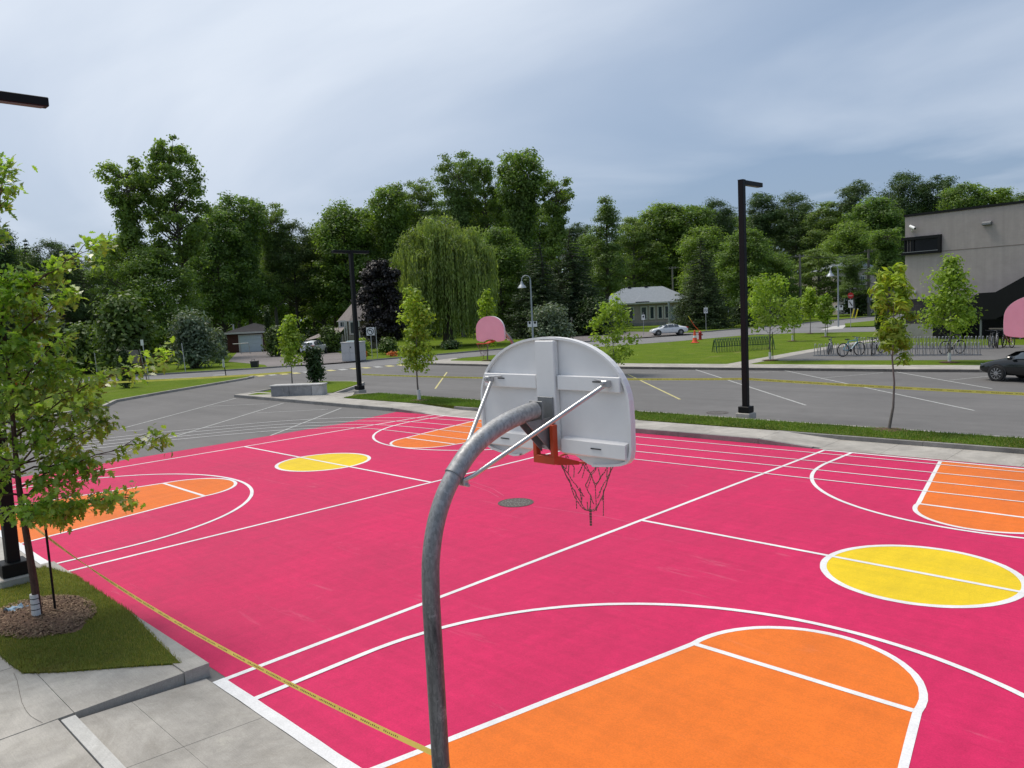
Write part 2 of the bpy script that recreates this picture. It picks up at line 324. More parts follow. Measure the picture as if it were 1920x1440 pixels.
M = dict(
    pink=paint('court_pink', (0.61, 0.021, 0.106), 0.58, 1.0), orange=paint('court_orange', (0.80, 0.180, 0.020), 0.52, 0.7),
    yellow=paint('court_yellow', (0.84, 0.59, 0.012), 0.52, 0.5), white=paint('line_white', (0.80, 0.79, 0.78), 0.6, 0.25),
    oldwhite=plain('worn_white_line', (0.40, 0.40, 0.38), 0.85, var=0.45, scale=9, world=True), oldyellow=plain('worn_yellow_line', (0.52, 0.46, 0.20), 0.85, var=0.4, scale=9, world=True),
    asphalt=asphalt('asphalt'), drive=asphalt('driveway_asphalt', (0.20, 0.178, 0.172)), road=asphalt('street_asphalt', (0.205, 0.200, 0.198)),
    pale=concrete('pale_pavement', (0.42, 0.415, 0.41)),
    conc=concrete('concrete'), kerb=concrete('kerb_concrete', (0.27, 0.258, 0.24), stain=0.45), kerbshaded=concrete('stained_shaded_kerb', (0.17, 0.155, 0.14), stain=0.4), joint=plain('joint', (0.10, 0.095, 0.085), 0.95, world=True), fresh=concrete('fresh_concrete', (0.55, 0.535, 0.50), stain=0.2),
    turf=turf('turf', (0.082, 0.142, 0.007), (0.140, 0.198, 0.011), dryness=0.8), turfdry=turf('turf_dry', (0.095, 0.130, 0.016), (0.150, 0.165, 0.028), (0.17, 0.125, 0.05), 0.9), meadow=turf('meadow', (0.045, 0.085, 0.014), (0.085, 0.13, 0.022)),
    mulch=plain('mulch', (0.11, 0.062, 0.038), 1.0, var=0.6, scale=24, bump=1.0, bscale=40, world=True),
    black=plain('black_powder_coat', (0.007, 0.007, 0.0075), 0.5, var=0.2, scale=3, spec=0.22), soffit=plain('lens_grey', (0.12, 0.12, 0.12), 0.4),
    galv=galvanised('galvanised_steel'), steel=plain('bright_steel', (0.52, 0.52, 0.52), 0.36, 0.8, 0.15, 9), plate=plain('dull_plate', (0.24, 0.245, 0.25), 0.5, 0.6, 0.2, 12),
    boardw=plain('board_white', (0.77, 0.755, 0.745), 0.5, var=0.07, scale=2.2), boardp=plain('board_pink', (0.70, 0.40, 0.48), 0.55, var=0.05, scale=3),
    rim=plain('rim_orange', (0.50, 0.055, 0.012), 0.5, var=0.15), chain=plain('rusty_chain', (0.15, 0.10, 0.09), 0.6, 0.4, 0.4, 40), slot=plain('slot_dark', (0.02, 0.02, 0.02), 0.9),
    iron=plain('cast_iron', (0.10, 0.085, 0.075), 0.7, 0.2, 0.35, 14, 0.4, 60), ironlight=plain('worn_iron', (0.26, 0.24, 0.22), 0.6, 0.3, 0.3, 14),
    tape=film('tape_yellow', (0.80, 0.73, 0.16)), ink=plain('ink', (0.02, 0.02, 0.015), 0.6),
    bark=bark('bark', (0.055, 0.045, 0.037), (0.13, 0.11, 0.092)), barkgrey=bark('bark_grey', (0.10, 0.09, 0.08), (0.21, 0.19, 0.17)), barkred=bark('bark_red', (0.055, 0.028, 0.02), (0.11, 0.06, 0.045), 14),
    guard=plain('white_guard', (0.62, 0.62, 0.60), 0.6),
    maple=leafmat('maple_leaf', (0.102, 0.175, 0.042), (0.215, 0.300, 0.068), 0.50), ash=leafmat('ash_leaf', (0.115, 0.185, 0.050), (0.225, 0.300, 0.090), 0.44),
    pine=leafmat('pine_needle', (0.060, 0.108, 0.036), (0.120, 0.180, 0.060), 0.26, 0.6), spruce=leafmat('spruce_needle', (0.040, 0.072, 0.030), (0.085, 0.125, 0.048), 0.2, 0.6),
    willow=leafmat('willow_leaf', (0.160, 0.228, 0.060), (0.290, 0.355, 0.105), 0.42), purple=leafmat('purple_leaf', (0.015, 0.012, 0.011), (0.034, 0.026, 0.025), 0.12),
    lime=leafmat('young_leaf', (0.190, 0.300, 0.026), (0.360, 0.460, 0.058), 0.42), oak=leafmat('oak_leaf', (0.140, 0.270, 0.032), (0.340, 0.490, 0.080), 0.50, 0.30, 0.6),
    silver=leafmat('silver_leaf', (0.110, 0.155, 0.090), (0.210, 0.255, 0.165), 0.25), bush=leafmat('bush_leaf', (0.060, 0.110, 0.024), (0.125, 0.185, 0.04), 0.3), darkbush=leafmat('dark_bush_leaf', (0.034, 0.066, 0.018), (0.070, 0.115, 0.03), 0.25),
    flower=leafmat('orange_flower', (0.55, 0.10, 0.03), (0.65, 0.25, 0.05), 0.2), blade=leafmat('grass_blade', (0.085, 0.165, 0.018), (0.16, 0.24, 0.035), 0.3, 0.7), bladedry=leafmat('grass_blade_dry', (0.095, 0.140, 0.020), (0.290, 0.245, 0.075), 0.35, 0.8),
    brick=blockwall('dark_red_brick', (0.095, 0.022, 0.018), (0.10, 0.06, 0.05), 0.22, 0.075, 0.25), roofdark=plain('dark_shingle', (0.030, 0.028, 0.030), 0.95, var=0.3, scale=5, bump=0.4, bscale=8), roofgrey=plain('grey_shingle', (0.26, 0.285, 0.315), 0.9, var=0.14, scale=3), rooftan=plain('tan_shingle', (0.25, 0.215, 0.20), 0.95, var=0.16, scale=4),
    trim=plain('white_trim', (0.62, 0.60, 0.57), 0.6), beige=blockwall('beige_brick', (0.50, 0.41, 0.375), (0.50, 0.45, 0.42), 0.25, 0.08, 0.18), taupe=plain('taupe_siding', (0.21, 0.175, 0.155), 0.8, var=0.1), greysid=plain('grey_siding', (0.30, 0.27, 0.25), 0.8, var=0.1),
    doorblue=plain('blue_grey_door', (0.62, 0.70, 0.74), 0.6, var=0.05), doorpanel=plain('pale_door', (0.33, 0.37, 0.40), 0.5), glass=glassy('glass'), darkglass=plain('dark_glass', (0.012, 0.013, 0.015), 0.25, var=0.4, scale=1.5, spec=0.15),
    school=blockwall('painted_block', (0.41, 0.36, 0.338), (0.39, 0.34, 0.32), 0.4, 0.2, 0.04), schoolgrid=blockwall('dark_glazed_block', (0.06, 0.05, 0.055), (0.11, 0.095, 0.095), 0.42, 0.42, 0.3), plinth=concrete('plinth_concrete', (0.36, 0.34, 0.32), world=False, stain=0.2),
    carwhite=plain('car_white', (0.72, 0.73, 0.74), 0.18, var=0.02, spec=0.6), carblack=plain('car_black', (0.006, 0.008, 0.009), 0.10, var=0.05, spec=0.7), tyre=plain('tyre', (0.015, 0.015, 0.015), 0.85), alloy=plain('alloy', (0.50, 0.50, 0.51), 0.3, 0.85), tail=plain('tail_red', (0.35, 0.01, 0.01), 0.3), plastic=plain('black_plastic', (0.02, 0.02, 0.021), 0.6),
    cabinet=plain('cabinet_grey', (0.50, 0.49, 0.48), 0.55, var=0.06), teal=plain('teal_hatch', (0.30, 0.42, 0.45), 0.4), bin=plain('bin_black', (0.02, 0.02, 0.024), 0.5),
    signwhite=plain('sign_white', (0.75, 0.75, 0.74), 0.5), signred=plain('sign_red', (0.50, 0.015, 0.012), 0.5), signgreen=plain('sign_green', (0.02, 0.16, 0.05), 0.5), signgrey=plain('sign_back', (0.24, 0.20, 0.19), 0.55, 0.3), hydrant=plain('hydrant_red', (0.38, 0.015, 0.012), 0.45), cone=plain('cone_orange', (0.78, 0.09, 0.02), 0.5), yel=plain('yellow_plastic', (0.70, 0.60, 0.03), 0.5),
    lampgrey=plain('lamp_grey', (0.34, 0.37, 0.40), 0.45, 0.3, 0.08), pole=bark('utility_wood', (0.15, 0.14, 0.12), (0.24, 0.22, 0.20), 4), rackgreen=plain('rack_green', (0.02, 0.07, 0.035), 0.5), rack=plain('rack_steel', (0.36, 0.36, 0.37), 0.4, 0.7, 0.15, 5), wire=plain('wire', (0.05, 0.05, 0.05), 0.7),
    bikeblue=plain('bike_blue', (0.10, 0.30, 0.40), 0.35), bikeblack=plain('bike_black', (0.02, 0.02, 0.022), 0.4), bikered=plain('bike_red', (0.20, 0.03, 0.025), 0.4), bikegrey=plain('bike_grey', (0.30, 0.30, 0.31), 0.35, 0.4),
    benchshade=concrete('bench_shaded', (0.30, 0.30, 0.30), world=False, stain=0.3), benchlit=concrete('bench_lit', (0.50, 0.49, 0.47), world=False, stain=0.15), bag=plain('blue_wrap', (0.30, 0.42, 0.52), 0.3), wood=plain('rail_wood', (0.30, 0.26, 0.22), 0.8),
)

# ------------------------------------------------------------------ mesh helpers
class MB:
    def __init__(s):
        s.v = []; s.f = []
    def add(s, v, f):
        o = len(s.v); s.v += [tuple(map(float, p)) for p in v]; s.f += [tuple(i+o for i in g) for g in f]
        return s
    def box(s, c, d, rz=0.0, bev=0.0):
        x, y, z = (q/2 for q in d)
        if bev:
            b = min(bev, x*.9, y*.9, z*.9)
            pts = []
            for zz, k in ((-z, b), (-z+b, 0), (z-b, 0), (z, b)):
                pts += [(-x+k, -y+b+0*k, zz), (-x+b, -y+k, zz), (x-b, -y+k, zz), (x-k, -y+b, zz), (x-k, y-b, zz), (x-b, y-k, zz), (-x+b, y-k, zz), (-x+k, y-b, zz)]
            f = [tuple(range(7, -1, -1)), tuple(range(24, 32))]
            for r in range(3):
                f += [(r*8+i, r*8+(i+1) % 8, r*8+8+(i+1) % 8, r*8+8+i) for i in range(8)]
        else:
            pts = [(-x, -y, -z), (x, -y, -z), (x, y, -z), (-x, y, -z), (-x, -y, z), (x, -y, z), (x, y, z), (-x, y, z)]
            f = [(3, 2, 1, 0), (4, 5, 6, 7), (0, 1, 5, 4), (1, 2, 6, 5), (2, 3, 7, 6), (3, 0, 4, 7)]
        ca, sa = math.cos(rz), math.sin(rz)
        return s.add([(c[0]+p[0]*ca-p[1]*sa, c[1]+p[0]*sa+p[1]*ca, c[2]+p[2]) for p in pts], f)
    def prism(s, poly, z0, z1):
        n = len(poly)
        a = sum(poly[i][0]*poly[(i+1) % n][1]-poly[(i+1) % n][0]*poly[i][1] for i in range(n))
        if a < 0:
            poly = poly[::-1]
        zt = z1 if callable(z1) else (lambda x, y: z1)
        v = [(x, y, z0) for x, y in poly]+[(x, y, zt(x, y)) for x, y in poly]
        return s.add(v, [tuple(range(n-1, -1, -1)), tuple(range(n, 2*n))]+[(i, (i+1) % n, n+(i+1) % n, n+i) for i in range(n)])
    def sheet(s, poly, z):
        n = len(poly)
        a = sum(poly[i][0]*poly[(i+1) % n][1]-poly[(i+1) % n][0]*poly[i][1] for i in range(n))
        if a < 0:
            poly = poly[::-1]
        return s.add([(x, y, z) for x, y in poly], [tuple(range(n))])
    def extr(s, prof, axis, a0, a1):
        """profile (u,v) extruded along axis 'x' (u=y,v=z) or 'y' (u=x,v=z)"""
        n = len(prof)
        g = (lambda t, u, v: (t, u, v)) if axis == 'x' else (lambda t, u, v: (u, t, v))
        v = [g(a0, *p) for p in prof]+[g(a1, *p) for p in prof]
        return s.add(v, [tuple(range(n-1, -1, -1)), tuple(range(n, 2*n))]+[(i, (i+1) % n, n+(i+1) % n, n+i) for i in range(n)])
    def tube(s, pts, rad, n=8, caps=True, closed=False):
        pts = [Vector(p) for p in pts]; m = len(pts)
        if not hasattr(rad, '__len__'):
            rad = [rad]*m
        V = []; up = None
        for i, p in enumerate(pts):
            if closed:
                t = (pts[(i+1) % m]-pts[i-1]).normalized()
            else:
                t = (pts[min(i+1, m-1)]-pts[max(i-1, 0)]).normalized()
            if up is None:
                up = Vector((0, 0, 1)) if abs(t.z) < 0.9 else Vector((1, 0, 0))
            a = t.cross(up).normalized(); b = a.cross(t).normalized(); up = b
            for k in range(n):
                w = 2*math.pi*k/n
                V.append(p+(a*math.cos(w)+b*math.sin(w))*rad[i])
        f = []
        for i in range(m if closed else m-1):
            j = (i+1) % m
            f += [(i*n+k, i*n+(k+1) % n, j*n+(k+1) % n, j*n+k) for k in range(n)]
        if caps and not closed:
            f += [tuple(range(n-1, -1, -1)), tuple(range((m-1)*n, m*n))]
        return s.add(V, f)
    def lathe(s, prof, c=(0, 0, 0), n=20, axis='z'):
        V = []; m = len(prof)
        for r, h in prof:
            for k in range(n):
                w = 2*math.pi*k/n; a, b = r*math.cos(w), r*math.sin(w)
                V.append((c[0]+a, c[1]+b, c[2]+h) if axis == 'z' else ((c[0]+a, c[1]+h, c[2]+b) if axis == 'y' else (c[0]+h, c[1]+a, c[2]+b)))
        f = []
        for i in range(m-1):
            f += [(i*n+k, i*n+(k+1) % n, (i+1)*n+(k+1) % n, (i+1)*n+k) for k in range(n)]
        f += [tuple(range(n-1, -1, -1)), tuple(range((m-1)*n, m*n))]
        return s.add(V, f)
    def strip(s, pts, w, z, closed=False):
        """painted line of width w along a polyline"""
        P = [Vector((p[0], p[1])) for p in pts]
        if not closed:
            Q = [P[0]]
            for a, b in zip(P, P[1:]):
                k = max(1, int((b-a).length/.35)); Q += [a.lerp(b, (i+1)/k) for i in range(k)]
            P = Q
        m = len(P); V = []
        for i in range(m):
            if closed:
                a, b = P[i-1], P[(i+1) % m]
            else:
                a, b = P[max(i-1, 0)], P[min(i+1, m-1)]
            t = (b-a).normalized(); nrm = Vector((-t.y, t.x))*w/2; j1, j2 = 1+random.gauss(0, .035), 1+random.gauss(0, .035)
            V += [(*(P[i]-nrm*j1), z), (*(P[i]+nrm*j2), z)]
        f = [(2*i, 2*((i+1) % m), 2*((i+1) % m)+1, 2*i+1) for i in range(m if closed else m-1)]
        return s.add(V, f)

def link(o, parent=None, label=None, cat=None, group=None, kind=None):
    COL.objects.link(o)
    if parent is not None:
        o.parent = parent
    for k, v in (('label', label), ('category', cat), ('group', group), ('kind', kind)):
        if v:
            o[k] = v
    return o
def mesh(name, mb, mat, smooth=False):
    me = bpy.data.meshes.new(name)
    me.from_pydata(mb.v, [], mb.f); me.update()
    me.materials.append(M[mat] if isinstance(mat, str) else mat)
    if smooth:
        me.polygons.foreach_set('use_smooth', [True]*len(me.polygons))
        if hasattr(me, 'set_sharp_from_angle'):
            me.set_sharp_from_angle(angle=R_(40))
    return me
def obj(name, mb, mat, parent=None, label=None, cat=None, group=None, kind=None, smooth=False, loc=None):
    o = bpy.data.objects.new(name, mb if isinstance(mb, bpy.types.Mesh) else mesh(name, mb, mat, smooth))
    if loc is not None:
        o.location = loc
    return link(o, parent, label, cat, group, kind)
def struct(name, mb, mat, **k):
    return obj(name, mb, mat, kind='structure', **k)
def thing(name, label, cat, loc=(0, 0, 0), rz=0.0, group=None):
    o = bpy.data.objects.new(name, None); o.empty_display_size = 0.2
    o.location = (loc[0], loc[1], loc[2] if len(loc) > 2 else 0.0); o.rotation_euler = (0, 0, rz)
    return link(o, None, label, cat, group)
def dup(root, loc, rz, label, group=None, scale=None, mats=None):
    r = root.copy(); COL.objects.link(r); r.location = loc; r.rotation_euler = (0, 0, rz); r['label'] = label
    if group:
        r['group'] = group
    if scale:
        r.scale = scale
    def kids(a, b):
        for ch in list(a.children):
            if ch.name.startswith('@'):
                continue
            c = ch.copy()
            COL.objects.link(c); c.parent = b; kids(ch, c)
    kids(root, r)
    return r
def arc(cx, cy, r, a0, a1, n=40):
    return [(cx+r*math.cos(R_(a0+(a1-a0)*i/n)), cy+r*math.sin(R_(a0+(a1-a0)*i/n))) for i in range(n+1)]
def quadmesh(name, V, nper, mat, smooth=False):
    """V: (N*nper,3) array, one face of nper corners for each run"""
    V = np.asarray(V, np.float32).reshape(-1, 3); nf = len(V)//nper
    me = bpy.data.meshes.new(name)
    me.vertices.add(len(V)); me.vertices.foreach_set('co', V.ravel())
    me.loops.add(len(V)); me.loops.foreach_set('vertex_index', np.arange(len(V), dtype=np.int32))
    me.polygons.add(nf); me.polygons.foreach_set('loop_start', np.arange(0, len(V), nper, dtype=np.int32))
    me.polygons.foreach_set('loop_total', np.full(nf, nper, np.int32))
    me.update(calc_edges=True); me.validate()
    me.materials.append(M[mat] if isinstance(mat, str) else mat)
    return me

# ================================================================== SETTING
struct('ground', MB().sheet([(-1500, -1500), (1500, -1500), (1500, 1500), (-1500, 1500)], -0.03), 'meadow')
struct('parking_lot', MB().sheet([(-66, -60), (60, -60), (60, 60), (-52, 60), (-58, 30), (-66, 20)], 0.0), 'asphalt')
SF = [(-140, -42), (-100, -3), (-76, 20.7), (-71, 26), (-66, 33.5), (-62.6, 43), (-61, 52), (-60, 62), (-58.3, 74), (-55.5, 91), (-53, 113), (-51, 143), (-47, 260)]
SN = [(-120, -40), (-90, -5), (-68.7, 18.7), (-65.8, 21.7), (-58, 28.4), (-55.2, 40), (-54.2, 47), (-53, 53), (-50, 61), (-47, 69), (-45, 80), (-43, 100), (-41, 120), (-40, 143), (-36, 260)]
struct('street', MB().sheet(SF+SN[::-1], 0.004), 'road')
struct('side_road', MB().sheet([(-46, 85), (-20, 86), (60, 92), (60, 106), (-20, 100), (-44, 99)], 0.008), 'road')
lawn_far = SF+[(-60, 700), (-700, 700), (-700, -100), (-160, -62)]
struct('far_lawn', MB().prism(lawn_far, -0.02, 0.12), 'turf')
K = [(-51.2, 41.2), (-43, 41.2), (-31, 41.8), (-15.3, 43.7), (-5, 45.4), (30, 51)]
def kat(x):
    for (a, b), (c, d) in zip(K, K[1:]):
        if a <= x <= c:
            return b+(d-b)*(x-a)/(c-a)
    return K[-1][1]
lawn_near = [(x, y+2.75) for x, y in K]+[(30, 88.5), (-20, 85.6), (-33.5, 85.0), (-39, 84.3), (-43.6, 80), (-45.5, 70), (-48.7, 61.5), (-51.8, 53), (-53, 47.6), (-52.3, 45.0)]
struct('near_lawn', MB().prism(lawn_near, -0.02, 0.12), 'turf')
struct('grass_island', MB().prism([(-95, -30), (-80, 5), (-68.9, 18.3), (-66, 21.3), (-58.2, 27.9), (-56.3, 28.1), (-55.4, 27.0), (-50.9, 19.4), (-48.6, 15.9), (-45.9, 14.4), (-44.3, 11.4), (-42.8, 5), (-42.3, -30)], -0.02, 0.13), 'turf')
struct('junction_grass', MB().prism(SL([(1586, 614), (1584, 608), (1644, 602), (1700, 600), (1700, 611)]), -0.02, 0.12), 'turf')
struct('bicycle_pad', MB().sheet(SL([(1432, 676), (1860, 675), (2060, 677), (2060, 646), (1900, 647), (1745, 649), (1640, 641), (1500, 663)], .124), 0.124), 'asphalt')
struct('footpath', MB().sheet(SL([(1362, 682.5), (1405, 682.5), (1500, 664), (1666, 634.5), (1694, 629), (1694, 625), (1666, 631), (1500, 658)], .128), 0.128), 'conc')
struct('driveway', MB().sheet(SL([(501, 687.5), (590, 683), (672, 676.8), (646, 664), (606, 655), (505, 656), (448, 657), (428, 678), (497, 684)], .124), 0.124), 'drive')
struct('bungalow_driveway', MB().sheet(SL([(1040, 631), (1188, 621.5), (1290, 624.5), (1312, 625), (1190, 633.5), (1090, 640)], .124), 0.124), 'drive')
struct('far_side_street', MB().sheet(SL([(-90, 696), (60, 687), (138, 683), (150, 688), (95, 696.5), (-90, 708)], .124), 0.124), 'pale')
struct('pavement_ramp', MB().sheet(SL([(1538, 619), (1560, 612), (1588, 609), (1580, 616)], .012), 0.012), 'fresh')

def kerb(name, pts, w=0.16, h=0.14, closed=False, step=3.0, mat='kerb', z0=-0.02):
    """kerb of separate stones along a polyline"""
    root = thing(name, None, None); root['kind'] = 'structure'
    P = [Vector((p[0], p[1])) for p in pts]
    for a, b in zip(P, P[1:]):
        L = (b-a).length; n = max(1, round(L/step)); t = (b-a)/L; nn = Vector((-t.y, t.x))*w/2
        for i in range(n):
            p = a+t*(L*i/n+.006); q = a+t*(L*(i+1)/n-.006)
            m = MB().prism([tuple(p-nn), tuple(q-nn), tuple(q+nn), tuple(p+nn)], z0, h+rng.normal(0, .003))
            obj('kerb_stone', m, mat, root)
    return root
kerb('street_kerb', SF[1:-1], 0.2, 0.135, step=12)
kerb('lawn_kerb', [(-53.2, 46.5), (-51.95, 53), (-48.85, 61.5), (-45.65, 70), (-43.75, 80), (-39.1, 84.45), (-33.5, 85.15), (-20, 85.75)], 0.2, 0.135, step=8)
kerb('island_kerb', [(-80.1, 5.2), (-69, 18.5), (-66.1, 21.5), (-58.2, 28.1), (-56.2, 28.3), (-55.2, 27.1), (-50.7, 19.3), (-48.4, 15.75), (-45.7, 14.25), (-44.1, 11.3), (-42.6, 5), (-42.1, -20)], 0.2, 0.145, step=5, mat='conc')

def slabs(name, rows, mat='conc', gap=0.006, base=True):
    """pavement of separate slabs: rows = list of (corner polygon, z(x,y) or number)"""
    root = thing(name, None, None); root['kind'] = 'structure'
    for poly, z in rows:
        cx = sum(p[0] for p in poly)/len(poly); cy = sum(p[1] for p in poly)/len(poly)
        q = []
        for x, y in poly:
            d = math.hypot(x-cx, y-cy); q.append((cx+(x-cx)*(d-gap)/d, cy+(y-cy)*(d-gap)/d))
        obj('concrete_slab', MB().prism(q, -0.02, z), mat, root)
    return root
rows = []
x = -51.2
while x < 28:
    x2 = x+3.0
    rows.append(([(x, kat(x)+.16), (x2, kat(x2)+.16), (x2, kat(x2)+2.75), (x, kat(x)+2.75)], 0.135)); x = x2
rows.append(([(-51.2, 41.4), (-51.2, 43.9), (-52.4, 45.2), (-53.2, 47.4), (-54.2, 46.8), (-53.6, 44.5)], 0.10))
slabs('lot_sidewalk', rows)
kerb('lot_kerb', [(a, b+.08) for a, b in K], 0.15, 0.145, step=4.5, mat='kerbshaded')  # stains and the shade on the kerb face are both put into this colour

# --- pavement between the court and the second lot
def front(x):
    return 20.4+0.024*(x+43)
def prof(x):
    for (a, za), (b, zb) in zip(PR, PR[1:]):
        if a <= x <= b:
            return za+(zb-za)*(x-a)/(b-a)
    return PR[-1][1]
PR = [(-60, .14), (-28.4, .14), (-25.6, .012), (-18.2, .012), (-16.4, .14), (-11.0, .14), (-9.2, .012), (60, .012)]
rows = []
xs = [-43, -41.4, -39.8, -38.2, -36.6, -35, -33.4, -31.8, -30.1, -28.4, -27, -25.6, -24, -22.4, -20.8, -19.3, -18.2, -16.4, -14.6, -12.8, -11.0, -9.2]
xs += [-9.2+1.6*i for i in range(1, 22)]
for a, b in zip(xs, xs[1:]):
    y = lambda q: front(q)+1.55
    k = .16 if prof((a+b)/2) > .05 else 0.0
    rows.append(([(a, front(a)+k), (b, front(b)+k), (b, y(b)), (a, y(a))], lambda u, v: prof(u)+.012*max(0, v-front(u))))
rows += [([(-40.2, 22.0), (-36.6, 22.1), (-36.6, 24.0), (-37.8, 23.3), (-39.3, 22.2)], .15), ([(-36.6, 22.1), (-34.6, 22.15), (-34.6, 22.8), (-36.4, 24.2)], .15)]
slabs('court_sidewalk', rows)
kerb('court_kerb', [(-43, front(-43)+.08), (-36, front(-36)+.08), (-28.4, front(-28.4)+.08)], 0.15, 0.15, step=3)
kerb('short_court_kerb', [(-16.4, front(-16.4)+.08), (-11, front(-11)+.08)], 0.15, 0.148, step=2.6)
r_ = thing('kerb_taper', None, None); r_['kind'] = 'structure'
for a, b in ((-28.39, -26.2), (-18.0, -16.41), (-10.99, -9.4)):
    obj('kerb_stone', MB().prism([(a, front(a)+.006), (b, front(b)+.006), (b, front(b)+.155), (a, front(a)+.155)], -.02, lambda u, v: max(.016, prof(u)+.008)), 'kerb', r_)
strip_f = lambda x: front(x)+1.72
STRIPX = [-34.6, -30, -24, -18, -12, -6, 0, 10, 26]
struct('grass_strip', MB().prism([(q, strip_f(q)) for q in STRIPX]+[(q, 24.5) for q in STRIPX[::-1]]+[(-35.4, 23.6)], -.02, .155), 'turfdry')
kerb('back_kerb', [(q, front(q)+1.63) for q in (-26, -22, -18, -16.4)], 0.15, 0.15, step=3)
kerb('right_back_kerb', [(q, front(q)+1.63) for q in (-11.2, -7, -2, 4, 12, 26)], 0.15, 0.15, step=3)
kerb('strip_kerb', [(-35.9, 23.5), (-34.9, 24.6), (-24, 24.62), (-12, 24.62), (0, 24.7), (26, 24.9)], 0.14, 0.15, step=4, mat='conc')
struct('bench_island_grass', MB().prism([(-42.0, 20.75), (-39.6, 22.3), (-37.7, 23.6), (-40.6, 27.2), (-41.6, 28.2), (-43, 28.3), (-45.2, 27.6), (-45.2, 26.0)], -.02, .155), 'turf')
kerb('bench_island_kerb', [(-43.0, 20.5), (-45.4, 26), (-45.4, 27.75), (-43, 28.45), (-41.5, 28.3), (-40.4, 27.2), (-37.5, 23.6)], 0.15, 0.15, step=3, mat='conc')

# --- the painted court
pinkpoly = [(-15.9, 3.9), (-9.05, 3.9), (-9.05, 3.82), (6, 3.82), (6, front(6)-.01), (-10, front(-10)-.01), (-18, front(-18)-.01), (-26.5, front(-26.5)-.01), (-28.0, front(-28)-.05), (-27.2, 17.5), (-27.0, 14), (-26.8, 8), (-26.7, 3.82), (-16.4, 3.82), (-16.2, 3.9)]
struct('court_surface', MB().sheet(pinkpoly, 0.004), 'pink')
def court(cx, hw, y0, y1, off0, off1, ft0, ft1):
    root = thing('court_marking', None, None); root['kind'] = 'structure'
    # keys
    kb, kf = 2.2, 1.31
    for (yb, yf, sgn, off) in ((y0, ft0, 1, off0), (y1, ft1, -1, off1)):
        shape = [(cx-kb, yb), (cx-kf, yf)]+[(cx+kf*math.cos(R_(180-180*i/28)), yf+sgn*kf*math.sin(R_(180-180*i/28))) for i in range(1, 28)]+[(cx+kf, yf), (cx+kb, yb)]
        obj('painted_key', MB().sheet(shape, 0.0062), 'orange', root)
        obj('key_line', MB().strip(shape, 0.085, 0.0085), 'white', root)
        obj('free_throw_line', MB().strip([(cx-kf+.04, yf), (cx+kf-.04, yf)], 0.085, 0.0100), 'white', root)
        r = 4.38
        three = [(cx-r, yb)]+[(cx-r, yb+sgn*off*i/6) for i in range(1, 7)]+[(cx+r*math.cos(R_(180-180*i/64)), yb+sgn*(off+r*math.sin(R_(180-180*i/64)))) for i in range(1, 64)]+[(cx+r, yb+sgn*off*(6-i)/6) for i in range(0, 7)]
        obj('three_point_line', MB().strip(three, 0.085, 0.0115), 'white', root)
    ym = (y0+y1)/2
    obj('painted_circle', MB().sheet(arc(cx, ym, 1.36, 0, 357, 64), 0.0062), 'yellow', root)
    obj('circle_line', MB().strip(arc(cx, ym, 1.36, 0, 354.375, 63), 0.1, 0.0085, True), 'white', root)
    obj('centre_line', MB().strip([(cx-hw, ym), (cx+hw, ym)], 0.085, 0.0100), 'white', root)
    obj('side_line', MB().strip([(cx-hw, y0), (cx-hw, y1)], 0.085, 0.0085), 'white', root)
    obj('side_line', MB().strip([(cx+hw, y0), (cx+hw, y1)], 0.085, 0.0085), 'white', root)
    obj('base_line', MB().strip([(cx-hw-.04, y0+.0), (cx+hw+.04, y0+.0)], 0.15, 0.0130), 'white', root)
    obj('base_line', MB().strip([(cx-hw-.04, y1-.02), (cx+hw+.04, y1-.02)], 0.10, 0.0130), 'white', root)
court(-3.87, 5.13, 3.80, 21.13, 1.54, 1.60, 8.2, 16.62)
court(-20.45, 5.08, 3.80, 20.86, 1.32, 1.36, 8.1, 16.45)
r_ = thing('surface_seam', None, None); r_['kind'] = 'structure'
M['seam'] = paint('seam_pink', (0.66, 0.11, 0.20), 0.6, 1.0)
for a in ([(838, 899), (880, 909), (915, 921), (936, 933)], [(842, 895), (890, 905), (925, 917), (945, 930)], [(1000, 950), (1060, 958), (1130, 969), (1190, 981)]):
    obj('seam_line', MB().strip(SL(a), .022, .0055), 'seam', r_)
lanes = [[(905.6, 793), (871, 789.7), (802, 785), (765, 783.8), (695, 783.6), (640, 784), (521, 790.5), (383, 803), (269, 814.6), (150, 828)],
         [(905.6, 803), (843, 797.5), (773, 791.5), (710, 790), (640, 791.2), (521, 796.5), (372, 809.5), (223, 825), (100, 838)],
         [(901, 815), (812, 805), (734, 798.3), (687, 796.7), (640, 797), (509, 802.5), (360, 816.5), (223, 831), (100, 845)],
         [(880, 825.6), (780, 813.4), (713, 805.8), (671, 803.2), (640, 802.6), (521, 807.5), (315, 826), (221, 836.5), (100, 850)]]
rt = [[(-14.9, 20.42), (-9, 20.62), (-4.2, 20.72), (4, 20.9)], [(-14.1, 19.33), (-9, 19.55), (-4, 19.74), (4, 19.95)], [(-13.4, 18.36), (-9, 18.56), (-3.8, 18.77), (4, 19)], [(-12.7, 17.40), (-9, 17.58), (-3.6, 17.82), (4, 18.05)]]
r_ = thing('running_lane', None, None); r_['kind'] = 'structure'
def smoothline(P, n=6):
    P = [np.array(p, float) for p in P]; P = [2*P[0]-P[1]]+P+[2*P[-1]-P[-2]]; o = []
    for i in range(1, len(P)-2):
        for t in np.linspace(0, 1, n, endpoint=False):
            a, b, c, d = P[i-1:i+3]
            o.append(tuple(.5*(2*b+(c-a)*t+(2*a-5*b+4*c-d)*t*t+(3*b-a-3*c+d)*t**3)))
    return o+[tuple(P[-2])]
